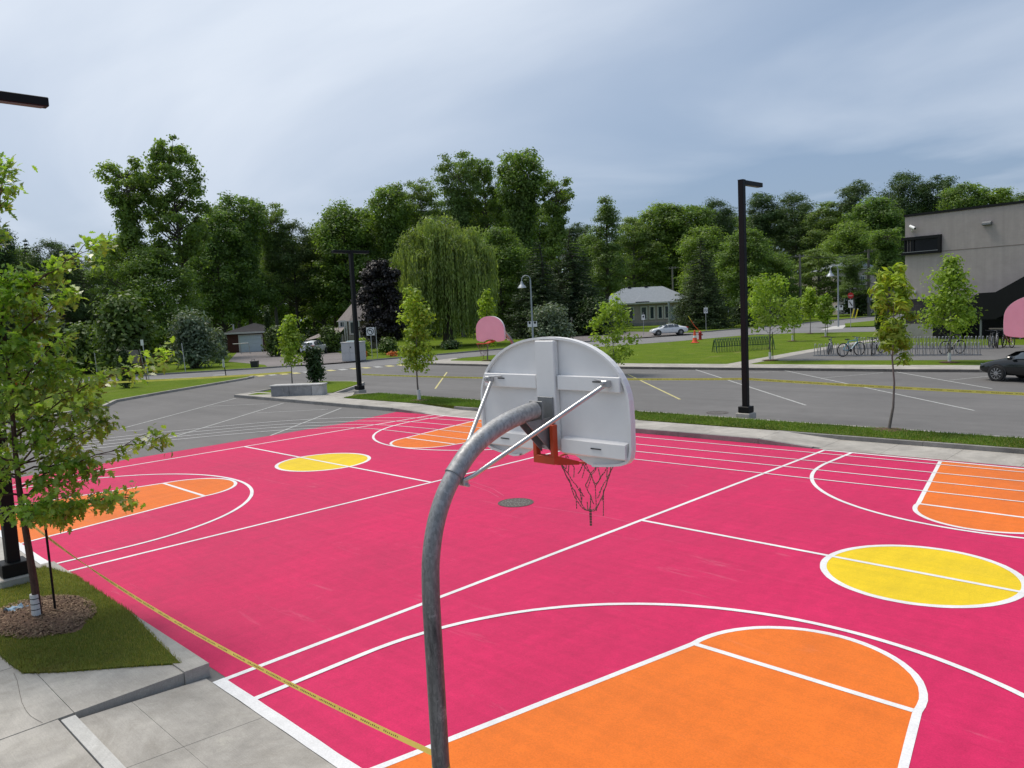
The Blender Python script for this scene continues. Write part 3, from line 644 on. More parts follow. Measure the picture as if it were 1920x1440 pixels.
for l, q in zip(lanes, rt):
    obj('lane_line', MB().strip(smoothline(q[::-1]+SL(l)), 0.055, 0.0145), 'white', r_)
r_ = thing('parking_marking', None, None); r_['kind'] = 'structure'
for a, b, m_, w_ in [((443, 746.5), (223, 805), 0, .09), ((532, 755.7), (216, 853), 0, .09), ((640, 765.3), (507, 817), 0, .09), ((503.6, 757), (392, 762), 0, .08), ((615, 767.6), (482, 774.5), 0, .08), ((269, 806), (232, 809), 0, .1), ((200, 861.5), (234, 857), 0, .1),
                  ((1177, 702), (1275, 749), 1, .1), ((1302, 692.5), (1511, 760), 0, .1), ((1472, 695), (1827, 770), 0, .1), ((1681, 697.5), (1860, 729), 0, .1), ((1540, 709), (1656, 699), 0, .08), ((1780, 713), (1860, 705), 0, .08), ((1405, 699.5), (1460, 696.5), 0, .08), ((838, 698), (816, 729), 1, .1), ((1190, 700), (1300, 694), 0, .06)]:
    obj('painted_line', MB().strip(SL([a, b]), w_, 0.006), 'oldyellow' if m_ else 'oldwhite', r_)
r_ = thing('crosswalk_marking', None, None); r_['kind'] = 'structure'
for i in range(15):
    t = i/14
    px, py = 466+(775-466)*t, 706.5+(683.2-706.5)*t
    obj('painted_bar', MB().strip([S(px-4.5, py-.9), S(px+4.5, py+.9)], 0.55, 0.012), 'oldyellow' if i % 3 != 2 else 'oldwhite', r_)
obj('painted_bar', MB().strip(SL([(400, 704), (422, 702.5)]), .5, 0.012), 'oldwhite', r_)
for a in (0, 1):
    obj('painted_bar', MB().strip(SL([(585+a*55, 694-a*4), (622+a*55, 691-a*4)]), .16, 0.012), 'oldwhite', r_)

# --- raised concrete and planting bed at the front left
struct('front_bed_base', MB().prism([(-15.9, 3.5), (-9.3, 3.5), (-9.3, -12), (-30, -12), (-30, 1.2), (-16.6, 2.0)], -.02, 0.13), 'joint')
rows = [([(-12.2, 3.488), (-9.26, 3.488), (-9.26, 2.29), (-12.2, 2.29)], .15)]
for i in range(5):
    for j in range(4):
        x0 = -9.26-i*1.9; y0 = 2.29-j*1.9
        rows.append(([(x0, y0), (x0-1.9, y0), (x0-1.9, y0-1.9), (x0, y0-1.9)], .15+.002*((i+j) % 2)))
for i in range(6):
    for j in range(4):
        x0 = -9.26+i*1.9+(.16 if j == 0 and False else 0); y0 = 2.13-j*1.9
        rows.append(([(x0, y0), (x0+1.9, y0), (x0+1.9, y0-1.9), (x0, y0-1.9)], .145+.002*((i+j) % 2)))
slabs('front_sidewalk', rows)
kerb('bed_kerb', [(-15.7, 3.66), (-12.3, 3.64), (-9.24, 3.64)], 0.30, 0.165, step=3.1, mat='conc')
kerb('ramp_edge_kerb', [(-9.2, 2.21), (-6.6, 2.21), (-3.6, 2.21), (0, 2.21)], 0.14, 0.152, step=2.8, mat='fresh')
rows = []
for i in range(6):
    x0 = -9.2+(0 if i == 0 else 1.42+(i-1)*1.9); x1 = -9.2+1.42+i*1.9
    for (a, b) in ((2.28, 2.86), (2.86, 3.72)):
        rows.append(([(x0, a), (x1, a), (x1, b), (x0, b)], lambda u, v: .012+.085*(3.72-v)/1.44))
slabs('kerb_ramp', rows, gap=0.004)
struct('left_apron', MB().sheet([(-30, 3.72), (-15.8, 3.72), (-16.6, 2.1), (-30, 1.3)], 0.012), 'conc')
obj('crack', MB().strip(SL([(26, 1262), (32, 1275), (37, 1300), (41, 1317), (48, 1331), (57, 1342), (68, 1349), (80, 1355)], .155), .004, .1545), 'iron', kind='structure')
bed = SL([(338, 1243.5), (290, 1196), (245, 1148), (190, 1112), (140, 1078), (82, 1063), (50, 1075), (0, 1088), (-90, 1108), (-110, 1180), (-20, 1215), (0, 1227), (22, 1247), (45, 1261), (110, 1259), (180, 1254), (260, 1248)], .165)
struct('planting_bed_grass', MB().prism(bed, .1, .172), 'turfdry')
mring = []
TREE = (-12.72, 2.80)
for i in range(40):
    w_ = 2*math.pi*i/40; k = 1+.10*math.sin(3*w_+1)+.06*math.sin(7*w_)
    mring.append((TREE[0]-.05+0.95*k*math.cos(w_), TREE[1]+.08+0.62*k*math.sin(w_)))
mb = MB(); n_ = len(mring)
V = [(TREE[0], TREE[1], .235)]+[(TREE[0]+(p[0]-TREE[0])*.55, TREE[1]+(p[1]-TREE[1])*.55, .22+rng.normal(0, .008)) for p in mring]+[(p[0], p[1], .176) for p in mring]
mb.add(V, [(0, 1+i, 1+(i+1) % n_) for i in range(n_)]+[(1+i, 1+n_+i, 1+n_+(i+1) % n_, 1+(i+1) % n_) for i in range(n_)])
struct('mulch_bed', mb, 'mulch')
# wood chips (uncountable)
Vc = []
for i in range(2600):
    a = rng.uniform(0, 2*math.pi); r = math.sqrt(rng.uniform(0, 1))
    p = np.array([TREE[0]-.05+1.0*r*math.cos(a), TREE[1]+.08+.66*r*math.sin(a), .185+.05*(1-r)+rng.uniform(0, .015)])
    u = rng.normal(size=3); u[2] *= .35; u /= np.linalg.norm(u); w_ = np.cross(u, [0, 0, 1]); w_ /= np.linalg.norm(w_)+1e-6
    l, b = rng.uniform(.012, .04), rng.uniform(.005, .012)
    Vc += [p-u*l-w_*b, p+u*l-w_*b*.6, p+u*l+w_*b, p-u*l+w_*b]
M['chip'] = leafmat('wood_chip', (0.08, 0.042, 0.026), (0.30, 0.20, 0.13), 0.0, 0.9)
obj('wood_chips', quadmesh('wood_chips', Vc, 4, 'chip'), None, kind='stuff', label='brown wood chip mulch round the young oak', cat='mulch')

def inpoly(x, y, poly):
    c = False; n = len(poly)
    for i in range(n):
        x1, y1 = poly[i]; x2, y2 = poly[i-1]
        if (y1 > y) != (y2 > y) and x < (x2-x1)*(y-y1)/(y2-y1)+x1:
            c = not c
    return c
def blades(name, poly, n, z, hmin, hmax, mat, label, wid=.006, avoid=None):
    xs_ = [p[0] for p in poly]; ys_ = [p[1] for p in poly]; V = []
    k = 0
    while k < n:
        x, y = rng.uniform(min(xs_), max(xs_)), rng.uniform(min(ys_), max(ys_))
        if not inpoly(x, y, poly) or (avoid and inpoly(x, y, avoid)):
            continue
        k += 1
        h = rng.uniform(hmin, hmax); a = rng.uniform(0, 2*math.pi); l = rng.uniform(.1, .7)*h
        dx_, dy_ = math.cos(a), math.sin(a); w_ = wid*rng.uniform(.7, 1.5)
        V += [(x-dy_*w_, y+dx_*w_, z), (x+dy_*w_, y-dx_*w_, z), (x+dx_*l, y+dy_*l, z+h)]
    return obj(name, quadmesh(name, V, 3, mat), None, kind='stuff', label=label, cat='grass')
_cx, _cy = sum(p[0] for p in bed)/len(bed), sum(p[1] for p in bed)/len(bed)
blades('bed_grass_blades', [(_cx+(p[0]-_cx)*1.018, _cy+(p[1]-_cy)*1.025) for p in bed], 27000, .155, .03, .07, 'bladedry', 'short grass blades in the planting bed under the young oak', .004, mring)
sp = [(q, strip_f(q)-.03) for q in STRIPX[:7]]+[(q, 24.52) for q in STRIPX[:7][::-1]]
blades('strip_grass_blades', sp, 42000, .15, .03, .085, 'blade', 'short grass blades in the strip behind the court', .012)

# ================================================================== BASKETBALL HOOPS
def plate(mb, outline, y0, y1):
    n = len(outline)
    v = [(x, y0, z) for x, z in outline]+[(x, y1, z) for x, z in outline]
    return mb.add(v, [tuple(range(n)), tuple(range(2*n-1, n-1, -1))]+[(i, n+i, n+(i+1) % n, (i+1) % n) for i in range(n)])
def half_to_full(h):
    return h+[(-x, z) for x, z in h[::-1] if abs(x) > 1e-6]
_h = [(0.0, 3.245), (0.12, 3.245), (0.19, 3.235), (0.27, 3.20), (0.33, 3.172), (0.39, 3.163), (0.55, 3.180), (0.64, 3.196), (0.69, 3.215), (0.722, 3.25), (0.735, 3.31), (0.737, 3.50), (0.732, 3.60)]
for i in range(1, 17):
    w_ = R_(90*i/16)
    _h.append((0.732*max(0, math.cos(w_))**0.92, 3.60+0.485*math.sin(w_)**0.96))
BOARD = half_to_full([(x, z) for x, z in _h])
PIPE = [(0, 0, 0), (0, 0, .8), (0, .0, 1.6), (0, 0, 2.3), (0, .004, 2.55), (0, .022, 2.75), (0, .075, 2.95), (0, .16, 3.12), (0, .27, 3.26)]
SLEEVE = [(0, .25, 3.238), (0, .40, 3.37), (0, .56, 3.455), (0, .74, 3.515), (0, .92, 3.55), (0, 1.05, 3.565)]
YB = 1.24
def smooth3(P, n=5):
    P = [np.array(p, float) for p in P]; P = [2*P[0]-P[1]]+P+[2*P[-1]-P[-2]]; o = []
    for i in range(1, len(P)-2):
        for t in np.linspace(0, 1, n, endpoint=False):
            a, b, c, d = P[i-1:i+3]
            o.append(tuple(.5*(2*b+(c-a)*t+(2*a-5*b+4*c-d)*t*t+(3*b-a-3*c+d)*t**3)))
    return o+[tuple(P[-2])]
def build_hoop(label, loc, rz):
    t = thing('basketball_hoop', label, 'basketball hoop', loc, rz, 'goose-neck basketball hoops of the court')
    obj('pole', MB().tube(smooth3(PIPE), .058, 28), 'galv', t, smooth=True)
    sl_ = obj('extension_arm', MB().tube(smooth3(SLEEVE), .064, 28), 'galv', t, smooth=True)
    obj('weld_ring', MB().tube([(0, .2455, 3.234), (0, .2515, 3.2395)], .0652, 24), 'plate', sl_, smooth=True)
    b = obj('backboard', plate(MB(), BOARD, YB-.012, YB+.012), 'boardw', t)
    obj('board_face', plate(MB(), [(x*.994, 3.62+(z-3.62)*.994) for x, z in BOARD], YB+.0125, YB+.018), 'boardp', b)
    n = len(BOARD)
    fl = MB()
    inn = [(x*.975, 3.62+(z-3.62)*.965) for x, z in BOARD]
    v = [(x, YB-.040, z) for x, z in BOARD]+[(x, YB-.013, z) for x, z in BOARD]+[(x, YB-.040, z) for x, z in inn]+[(x, YB-.013, z) for x, z in inn]
    for i in range(n):
        j = (i+1) % n
        if abs(BOARD[i][0]) < .36 and BOARD[i][1] < 3.3:
            continue
        fl.add([v[i], v[j], v[n+j], v[n+i]], [(0, 1, 2, 3)]); fl.add([v[2*n+i], v[2*n+j], v[j], v[i]], [(0, 1, 2, 3)]); fl.add([v[3*n+i], v[3*n+j], v[2*n+j], v[2*n+i]], [(0, 1, 2, 3)])
    obj('board_flange', fl, 'boardw', b)
    obj('centre_channel', MB().box((0, YB-.040, 3.66), (.185, .052, .80), 0, .006), 'boardw', b)
    for s in (-1, 1):
        obj('upper_channel', MB().box((s*.385, YB-.034, 3.755), (.56, .042, .105), 0, .005), 'boardw', b)
        obj('lower_channel', MB().extr([(YB-.0130, 3.36), (YB-.062, 3.345), (YB-.066, 3.25), (YB-.014, 3.225)], 'x', s*.13, s*.70), 'boardw', b)
        c = obj('slot_hole', MB().box((s*.45, YB-.0665, 3.302), (.09, .006, .007)), 'slot', b)
        obj('slot_hole', MB().box((s*.47, YB-.057, 3.772), (.07, .006, .008)), 'slot', b)
        obj('brace', MB().tube([(s*.045, .30, 3.20), (s*.085, .345, 3.225), (s*.54, YB-.105, 3.735), (s*.565, YB-.085, 3.752)], .0155, 12), 'steel', t, smooth=True)
        k = obj('brace_bracket', MB().box((s*.575, YB-.085, 3.765), (.05, .055, .05), 0, .006), 'steel', t)
        obj('bolt', MB().tube([(s*.575, YB-.135, 3.768), (s*.575, YB-.06, 3.768)], .011, 8), 'steel', k)
        obj('bolt', MB().tube([(s*.46, YB-.062, 3.790), (s*.56, YB-.100, 3.785)], .006, 8), 'steel', k)
    obj('clamp', MB().box((0, .305, 3.185), (.12, .045, .05), 0, .006), 'steel', t)
    obj('clamp_bolt', MB().tube([(-.075, .31, 3.165), (.075, .31, 3.165)], .012, 8), 'steel', t)
    # mount between arm and board
    mp_ = obj('mount_plate', MB().box((0, YB-.073, 3.47), (.15, .012, .36), 0, .003), 'plate', t)
    for s in (-1, 1):
        obj('gusset', MB().extr([(YB-.08, 3.50), (YB-.34, 3.50), (YB-.08, 3.24)], 'x', s*.05-.004, s*.05+.004), 'plate', mp_)
    obj('end_plate', MB().box((0, 1.065, 3.56), (.13, .012, .14), 0, .003), 'plate', mp_)
    rm = obj('rim', MB().tube([(.225*math.cos(2*math.pi*i/40), YB+.385+.225*math.sin(2*math.pi*i/40), 3.125) for i in range(40)], .009, 10, closed=True), 'rim', t, smooth=True)
    U = MB()
    U.box((-.086, YB-.095, 3.33), (.034, .05, .24), 0, .003); U.box((.086, YB-.095, 3.33), (.034, .05, .24), 0, .003)
    obj('rim_bracket', U.box((0, YB-.095, 3.19), (.206, .05, .06), 0, .003), 'rim', rm)
    obj('rim_support', MB().extr([(YB-.07, 3.216), (YB-.07, 3.150), (YB+.165, 3.112), (YB+.165, 3.138)], 'x', -.1, .1), 'rim', rm)
    # chain net
    ch = MB(); c0 = (0, YB+.385); N = 12
    lev = [(3.115, .222), (3.03, .19), (2.94, .15), (2.86, .125), (2.78, .10)]
    nodes = [[(r*math.cos(2*math.pi*(k+.5*(l % 2))/N), c0[1]+r*math.sin(2*math.pi*(k+.5*(l % 2))/N), z+rng.normal(0, .008)) for k in range(N)] for l, (z, r) in enumerate(lev)]
    def links(p, q, sag=.012):
        p, q = np.array(p), np.array(q); L = np.linalg.norm(q-p); m = max(2, int(L/.021))
        for i in range(m):
            a = p+(q-p)*i/m; b_ = p+(q-p)*(i+.78)/m
            s0 = sag*math.sin(math.pi*i/m); s1 = sag*math.sin(math.pi*(i+.78)/m)
            ch.tube([(a[0], a[1], a[2]-s0), (b_[0], b_[1], b_[2]-s1)], .0042, 5)
    for l in range(4):
        for k in range(N):
            for dk in ((0, 1) if l % 2 else (0, -1)):
                if rng.random() < (.88, .68, .46, .30)[l]:
                    links(nodes[l][k], nodes[l+1][(k+dk) % N])
    for k in (0, 3, 5, 8, 10):
        p = nodes[3][k]; links(p, (p[0]*.9, p[1], p[2]-rng.uniform(.10, .24)), 0)
    for k in range(0, N, 2):
        links(nodes[4][k], (.01*math.cos(k), c0[1]+.01*math.sin(k), 2.70), .03)
    for q in range(3):
        links((.008*q, c0[1], 2.70), (.004*q, c0[1]+.004*q, 2.57), 0)
    nt_ = obj('chain_net', ch, 'chain', rm); nt_['kind'] = 'stuff'
    return t
HOOP = build_hoop('nearest basketball hoop, its white backboard seen from behind on a bent galvanised pole', (-3.85, 3.03, 0), 0)
dup(HOOP, (-20.42, 20.72, 0), math.pi, 'far basketball hoop with pink backboard in front of the willow', 'goose-neck basketball hoops of the court')
dup(HOOP, (-3.68, 20.95, 0), math.pi, 'basketball hoop whose pink backboard is cut by the right edge of the picture', 'goose-neck basketball hoops of the court')

def text_mesh(s, size):
    cu = bpy.data.curves.new('t', 'FONT'); cu.body = s; cu.size = size; cu.align_x = 'CENTER'; cu.resolution_u = 2
    o = bpy.data.objects.new('t', cu); COL.objects.link(o)
    dg = bpy.context.evaluated_depsgraph_get(); me = bpy.data.meshes.new_from_object(o.evaluated_get(dg))
    v = [tuple(q.co) for q in me.vertices]; f = [tuple(p.vertices) for p in me.polygons]
    bpy.data.objects.remove(o); bpy.data.meshes.remove(me); bpy.data.curves.remove(cu)
    return v, f

# caution tape: a thin ribbon with a twist and rows of small print
def tape(name, a, b, sag, label, w=.065, n=90, twist=0.0, words=26, marks=True, flip=0.0, tw0=0.0):
    a, b = Vector(a), Vector(b)
    d = (b-a); t = d.normalized(); side = t.cross(Vector((0, 0, 1))).normalized()
    root = thing(name, label, 'caution tape', tuple(a), 0, 'yellow caution tape strung round the court')
    P = []; N = []
    for i in range(n+1):
        s = i/n
        p = d*s; p.z -= sag*4*s*(1-s)
        tilt = flip+twist*math.sin(s*9)+tw0*max(0, 1-abs(s-.33)*8)
        P.append(p); N.append(Vector((0, 0, 1))*math.cos(tilt)+side*math.sin(tilt))
    m = MB()
    for i in range(n):
        hw = w/2
        m.add([P[i]-N[i]*hw, P[i+1]-N[i+1]*hw, P[i+1]+N[i+1]*hw, P[i]+N[i]*hw], [(0, 1, 2, 3)])
    obj('ribbon', m, 'tape', root)
    if marks:
        ink = MB(); L = d.length
        pos = 0.15
        def at(u, h):
            s = min(max(u/L, 0), 1)*n; i = min(int(s), n-1); fr = s-i
            p = P[i].lerp(P[i+1], fr); q = N[i].lerp(N[i+1], fr)
            o = side if True else side
            return p+q*h
        nrm = None
        while pos < L-.3:
            ww = rng.choice([.18, .24, .30]); u = pos
            while u < pos+ww:
                lw = rng.uniform(.008, .014); hh = w*.15
                c = at(u, 0); e = at(u+lw, 0); i = min(int(u/L*n), n-1)
                fn = t.cross(N[i]).normalized()*.0016
                for sgn in (1,):
                    y0, y1 = (-hh, hh) if rng.random() < .7 else (-hh, rng.uniform(-.2, .6)*hh)
                    ink.add([c+N[i]*y0+fn*sgn, e+N[i]*y0+fn*sgn, e+N[i]*y1+fn*sgn, c+N[i]*y1+fn*sgn], [(0, 1, 2, 3)])
                u += lw+.013
            pos += ww+(.05 if rng.random() < .66 else .14)
        o = obj('printed_lettering', ink, 'ink', root); o['kind'] = 'stuff'
    return root
LAMPL = (-14.95, 3.03)
LAMPR = (-13.47, 25.10)
LAMP2 = (-36.19, 24.40)
tape('caution_tape', (LAMPL[0]+.15, LAMPL[1]+.05, 1.42), (-3.91, 3.05, 1.385), .22, 'yellow caution tape across the front corner of the court, tied to the nearest hoop', w=.036, flip=-.4, tw0=.9)
tape('caution_tape', (LAMP2[0]+.1, LAMP2[1]+.14, 1.12), (LAMPR[0]-.1, LAMPR[1]+.1, 1.46), .10, 'yellow caution tape between the two tall black lamp posts behind the court', w=.075, flip=.15)
tape('caution_tape', (LAMPR[0]+.1, LAMPR[1]+.1, 1.46), (1.5, 25.6, 1.20), .06, 'yellow caution tape running right from the right-hand black lamp post past the sapling', w=.085, flip=.15)
_a, _b = S(-10, 746), (-46.5, 26.2)
tape('caution_tape', (_a[0], _a[1], .75), (_b[0], _b[1], .85), .10, 'yellow caution tape low over the grass island on the left', w=.12, marks=False, n=30)
# band of the same tape wrapped round the pole
bt = thing('tape_band', 'yellow printed tape wound round the pole of the nearest hoop', 'caution tape', (-3.85, 3.03, 1.29), 0, 'yellow caution tape strung round the court')
obj('band', MB().lathe([(.0595, -.05), (.0605, -.048), (.0605, .056), (.0595, .058)], n=32), 'tape', bt, smooth=True)
for s_, zz_ in (('GRATUITE', .012), ('1 803 37', -.040)):
    v, f = text_mesh(s_, .044)
    base_ang = math.atan2(-3.03, 3.85)
    obj('printed_lettering', MB().add([(.0612*math.cos(base_ang+x/.0612), .0612*math.sin(base_ang+x/.0612), y+zz_) for x, y, z in v], f), 'ink', bt)['kind'] = 'stuff'

# ================================================================== LAMP POSTS
def black_lamp(label, loc, h, arms, arm_len, w=.195):
    t = thing('lamp_post', label, 'lamp post', loc, 0, 'square black lamp posts')
    obj('footing', MB().box((0, 0, .05), (.52, .52, .22), 0, .02), 'conc', t)
    obj('base_cover', MB().box((0, 0, .28), (.40, .40, .22), 0, .012), 'black', t)
    obj('pole', MB().box((0, 0, h/2+.1), (w, w, h-.2), 0, .012), 'black', t)
    for s in arms:
        a = obj('arm', MB().box((0, s*(w/2+arm_len/2+.002), h-.075), (w*.98, arm_len, .15), 0, .01), 'black', t)
        obj('light_panel', MB().box((0, s*(w/2+arm_len/2+.08), h-.153), (w*.78, arm_len*.72, .012)), 'soffit', a)
    obj('pole_cap', MB().box((0, 0, h+.006), (w*1.02, w*1.02, .02)), 'black', t)
    return t
black_lamp('tall square black lamp post with one arm beside the sidewalk behind the court', (*LAMPR, .12), 8.2, (1,), 1.25)
black_lamp('tall black lamp post with two arms beside the concrete bench', (*LAMP2, .12), 7.75, (1, -1), 1.05, .20)
black_lamp('black lamp post on the planting bed at the left edge, single arm high up', (*LAMPL, .14), 8.05, (1,), 1.12)

def gooseneck(label, p, top, side=-1, sign=True, extra=1.0):
    h = HT(p, top); t = thing('street_lamp', label, 'street lamp', (p[0], p[1], .1), R_(45), 'grey goose-neck street lamps')
    r = h*.062*extra
    obj('pole', MB().tube([(0, 0, 0), (0, 0, h*.5), (0, 0, h-r)], [.11, .095, .08], 12), 'lampgrey', t, smooth=True)
    cs = [(side*(r-r*math.cos(R_(a))), 0, h-r+r*math.sin(R_(a))) for a in range(0, 181, 15)]
    obj('neck', MB().tube(cs+[(side*2*r, 0, h-r*1.6)], .05, 10), 'lampgrey', t, smooth=True)
    sh = obj('lamp_shade', MB().lathe([(.07, .32*r/.48), (.12, .25*r/.48), (.17, .0), (.30, -.12), (.46, -.36), (.50, -.42), (.47, -.42), (.2, -.1)], (side*2*r, 0, h-r*1.9), 20), 'lampgrey', t, smooth=True)
    obj('bulb_cover', MB().lathe([(.05, 0), (.3, -.05), (.3, -.09), (.05, -.16)], (side*2*r, 0, h-r*1.9-.30), 16), 'signwhite', sh, smooth=True)
    if sign:
        for s in (-1, 1):
            g_ = obj('sign_plate', MB().box((s*.30, -.14, h*.31), (.46, .02, .62)), 'signwhite', t)
            obj('sign_symbol', MB().lathe([(.14, -.004), (.14, .004)], (s*.30, -.157, h*.33), 14, 'y'), 'ink', g_)
    return t
gooseneck('grey goose-neck street lamp with two small signs between willow and bungalow', S(1000, 650), 518)
gooseneck('grey goose-neck street lamp at the street junction by the stop sign', S(1572, 614), 499)
gooseneck('grey goose-neck street lamp half hidden behind the young oak', TP(72, 62), 560, side=1, sign=True)

# ================================================================== SMALL THINGS ON THE GROUND
def manhole(label, c, r, z, cat='manhole cover'):
    t = thing('manhole_cover', label, cat, (*c, z), R_(20), 'cast iron manhole covers')
    obj('frame_ring', MB().lathe([(r, -.02), (r, .005), (r*.93, .006), (r*.93, -.02)], n=48), 'iron', t)
    lid = obj('lid', MB().lathe([(r*.92, -.02), (r*.92, .003), (r*.2, .0045)], n=40), 'iron', t)
    for ring, cnt in ((.78, 22), (.56, 15), (.36, 9)):
        for k in range(cnt):
            a = 2*math.pi*k/cnt
            obj('stud', STUD, None, lid, loc=(r*ring*math.cos(a), r*ring*math.sin(a), .005))
    for k in range(9):
        obj('worn_letter', LETTER, None, lid, loc=((k-4)*r*.12, 0, .006))
STUD = mesh('stud', MB().box((0, 0, 0), (.03, .03, .008)), 'ironlight'); LETTER = mesh('letter', MB().box((0, 0, 0), (.026, .05, .008)), 'ironlight')
manhole('round cast iron manhole cover in the middle of the pink court', (-12.09, 12.06), .40, .008)
manhole('cast iron manhole cover in the grey parking lot beside the right lamp post', S(1345, 774), .42, .004)

def concrete_bench():
    a, b = Vector(S(508, 744, .14)), Vector(S(604, 741, .14)); d = b-a; L = d.length; ang = math.atan2(d.y, d.x)
    t = thing('concrete_bench', 'long low concrete bench block at the tip of the grass island', 'bench', (a.x, a.y, .14), ang)
    L *= 1.0; dep, h = .75, .62
    for i, (x0, x1) in enumerate(((.02, L*.36), (L*.365, L*.80), (L*.805, L))):
        obj('concrete_block', MB().box(((x0+x1)/2, dep/2, h*.44), (x1-x0, dep, h*.88), 0, .01), 'benchshade' if i < 2 else 'benchlit', t)  # shaded front darker, lit top and right end paler: light put into colour
    obj('seat_slab', MB().box((L/2, dep/2, h*.94), (L+.08, dep+.06, h*.12), 0, .015), 'benchlit', t)
concrete_bench()

def hydrant(p):
    t = thing('fire_hydrant', 'red fire hydrant on the lawn edge beside the orange cone', 'fire hydrant', (*p, .12))
    k = 1.35
    obj('barrel', MB().lathe([(.17*k, 0), (.17*k, .05*k), (.11*k, .06*k), (.11*k, .5*k), (.14*k, .52*k), (.14*k, .56*k), (.12*k, .6*k), (.06*k, .69*k), (.03*k, .7*k)], n=16), 'hydrant', t, smooth=True)
    for s in (-1, 1):
        obj('nozzle', MB().tube([(0, s*.1*k, .42*k), (0, s*.2*k, .42*k)], .055*k, 10), 'hydrant', t)
    obj('nozzle', MB().tube([(.1*k, 0, .4*k), (.2*k, 0, .4*k)], .07*k, 10), 'hydrant', t)
    obj('flag_rod', MB().tube([(-.05, 0, .9), (-.55, -.2, 1.5), (-.9, -.3, 2.1)], .03, 6), 'cone', t)
    obj('flag_tip', MB().tube([(-.9, -.3, 2.1), (-1.15, -.38, 2.55)], .035, 6), 'yel', t)
hydrant(S(1313, 637, .12))
c_ = S(1303, 643, .12)
t = thing('traffic_cone', 'orange traffic cone on the lawn beside the fire hydrant', 'traffic cone', (*c_, .12), .4)
obj('base', MB().box((0, 0, .04), (.72, .72, .08), 0, .02), 'cone', t); obj('cone', MB().lathe([(.28, .08), (.25, .12), (.13, .85), (.07, 1.25), (.04, 1.27)], n=18), 'cone', t, smooth=True); obj('collar', MB().lathe([(.188, .52), (.192, .52), (.16, .74), (.155, .74)], n=18), 'signwhite', t)

def post_sign(label, p, top, plates, lean=(0, 0), name='road_sign', group=None, postmat='steel', rz=None, r=.035):
    """plates: list of (z centre, w, h, material, symbol)"""
    h = HT(p, top)
    t = thing(name, label, 'road sign', (*p, .1), R_(45) if rz is None else rz, group)
    obj('post', MB().tube([(0, 0, 0), (lean[0]*h, lean[1]*h, h)], r, 8), postmat, t)
    for zf, w, hh, m, sym in plates:
        z = h*zf; x = lean[0]*z
        if sym == 'stop':
            g_ = obj('sign_plate', MB().lathe([(w/2, -.01), (w/2, .01)], (x, -.06, z), 8, 'y'), m, t)
            v, f = text_mesh('ARRET', w*.24)
            obj('sign_lettering', MB().add([(x+a, -.076, z+b-w*.08) for a, b, c in v], f), 'signwhite', g_)
        else:
            g_ = obj('sign_plate', MB().box((x, -.06, z), (w, .02, hh)), m, t)
        if sym in ('turn', 'ring', 'nopark'):
            ring = [(x+w*.38*math.cos(2*math.pi*i/24), -.076, z+w*.38*math.sin(2*math.pi*i/24)) for i in range(24)]
            obj('sign_ring', MB().tube(ring, w*.045, 6, closed=True), 'ink' if sym == 'turn' else 'signred' if False else 'ink', g_)
        if sym == 'turn':
            obj('sign_arrow', MB().tube([(x+w*.16, -.076, z-w*.22), (x+w*.16, -.076, z), (x+w*.05, -.076, z+w*.12), (x-w*.08, -.076, z+w*.12)], w*.055, 6), 'ink', g_)
            obj('sign_arrow', MB().add([(x-w*.08, -.078, z+w*.25), (x-w*.26, -.078, z+w*.12), (x-w*.08, -.078, z-w*.02)], [(0, 1, 2)]), 'ink', g_)
        if sym == 'nopark':
            obj('sign_bar', MB().tube([(x-w*.25, -.079, z+w*.25), (x+w*.25, -.079, z-w*.25)], w*.05, 6), 'ink', g_)
        if sym == 'dot':
            obj('sign_symbol', MB().lathe([(w*.28, -.005), (w*.28, .005)], (x, -.075, z+hh*.12), 14, 'y'), 'ink', g_)
        if sym == 'slash':
            obj('sign_bar', MB().tube([(x-w*.3, -.079, z+hh*.3), (x+w*.3, -.079, z-hh*.3)], w*.1, 6), 'ink', g_)
    return t
post_sign('white square no-left-turn sign on a post by the flower bed', S(698, 671.5, .12), 615, [(.86, .80, .80, 'signwhite', 'turn')])
post_sign('bare thin metal post just right of the turn sign', S(708, 671, .12), 615, [], name='metal_post')
post_sign('small leaning sign with two narrow panels at the tip of the grass island', S(424, 706, .13), 676, [(.78, .17, .62, 'signwhite', None), (.781, .05, .60, 'ink', None)], lean=(-.10, 0), rz=R_(25), postmat='black')
post_sign('white sign with two panels on a post in front of the bungalow', S(1207, 628, .12), 587, [(.78, .42, .68, 'signwhite', 'dot')])
post_sign('white no-parking sign on a post right of the fire hydrant', S(1324, 621, .12), 576, [(.84, .52, .74, 'signwhite', 'nopark')])
post_sign('small sign edge-on on a post left of the right-hand lamp post', S(1366, 614, .12), 577, [(.85, .18, .62, 'signwhite', None)])
post_sign('red stop sign above a white sign at the street junction', S(1595, 614, .12), 549, [(.90, .76, .76, 'signred', 'stop'), (.67, .58, .92, 'signwhite', 'slash')])
post_sign('small white sign on a post left of the utility pole', S(1623, 590, .12), 559, [(.80, .55, .6, 'signwhite', None)])
post_sign('leaning bare post by the far street left of the signboard', S(183, 706, .12), 664, [], name='metal_post', lean=(-.03, 0))
post_sign('dark thin post at the street edge left of the island conifer', S(130, 726, .12), 683, [], name='metal_post', lean=(-.06, 0), postmat='black')
post_sign('pale post standing beside the signboard seen from behind', S(280, 714, .12), 639, [(.93, .22, .45, 'signwhite', None)], name='metal_post', lean=(-.09, 0))
post_sign('slender pale post in front of the silvery shrub', S(348, 697, .12), 645, [], name='metal_post', lean=(-.05, 0))
post_sign('thin dark post right of the round silvery bush', S(1073, 634, .12), 597, [(.93, .2, .5, 'signgrey', None)], name='metal_post', postmat='signgrey')
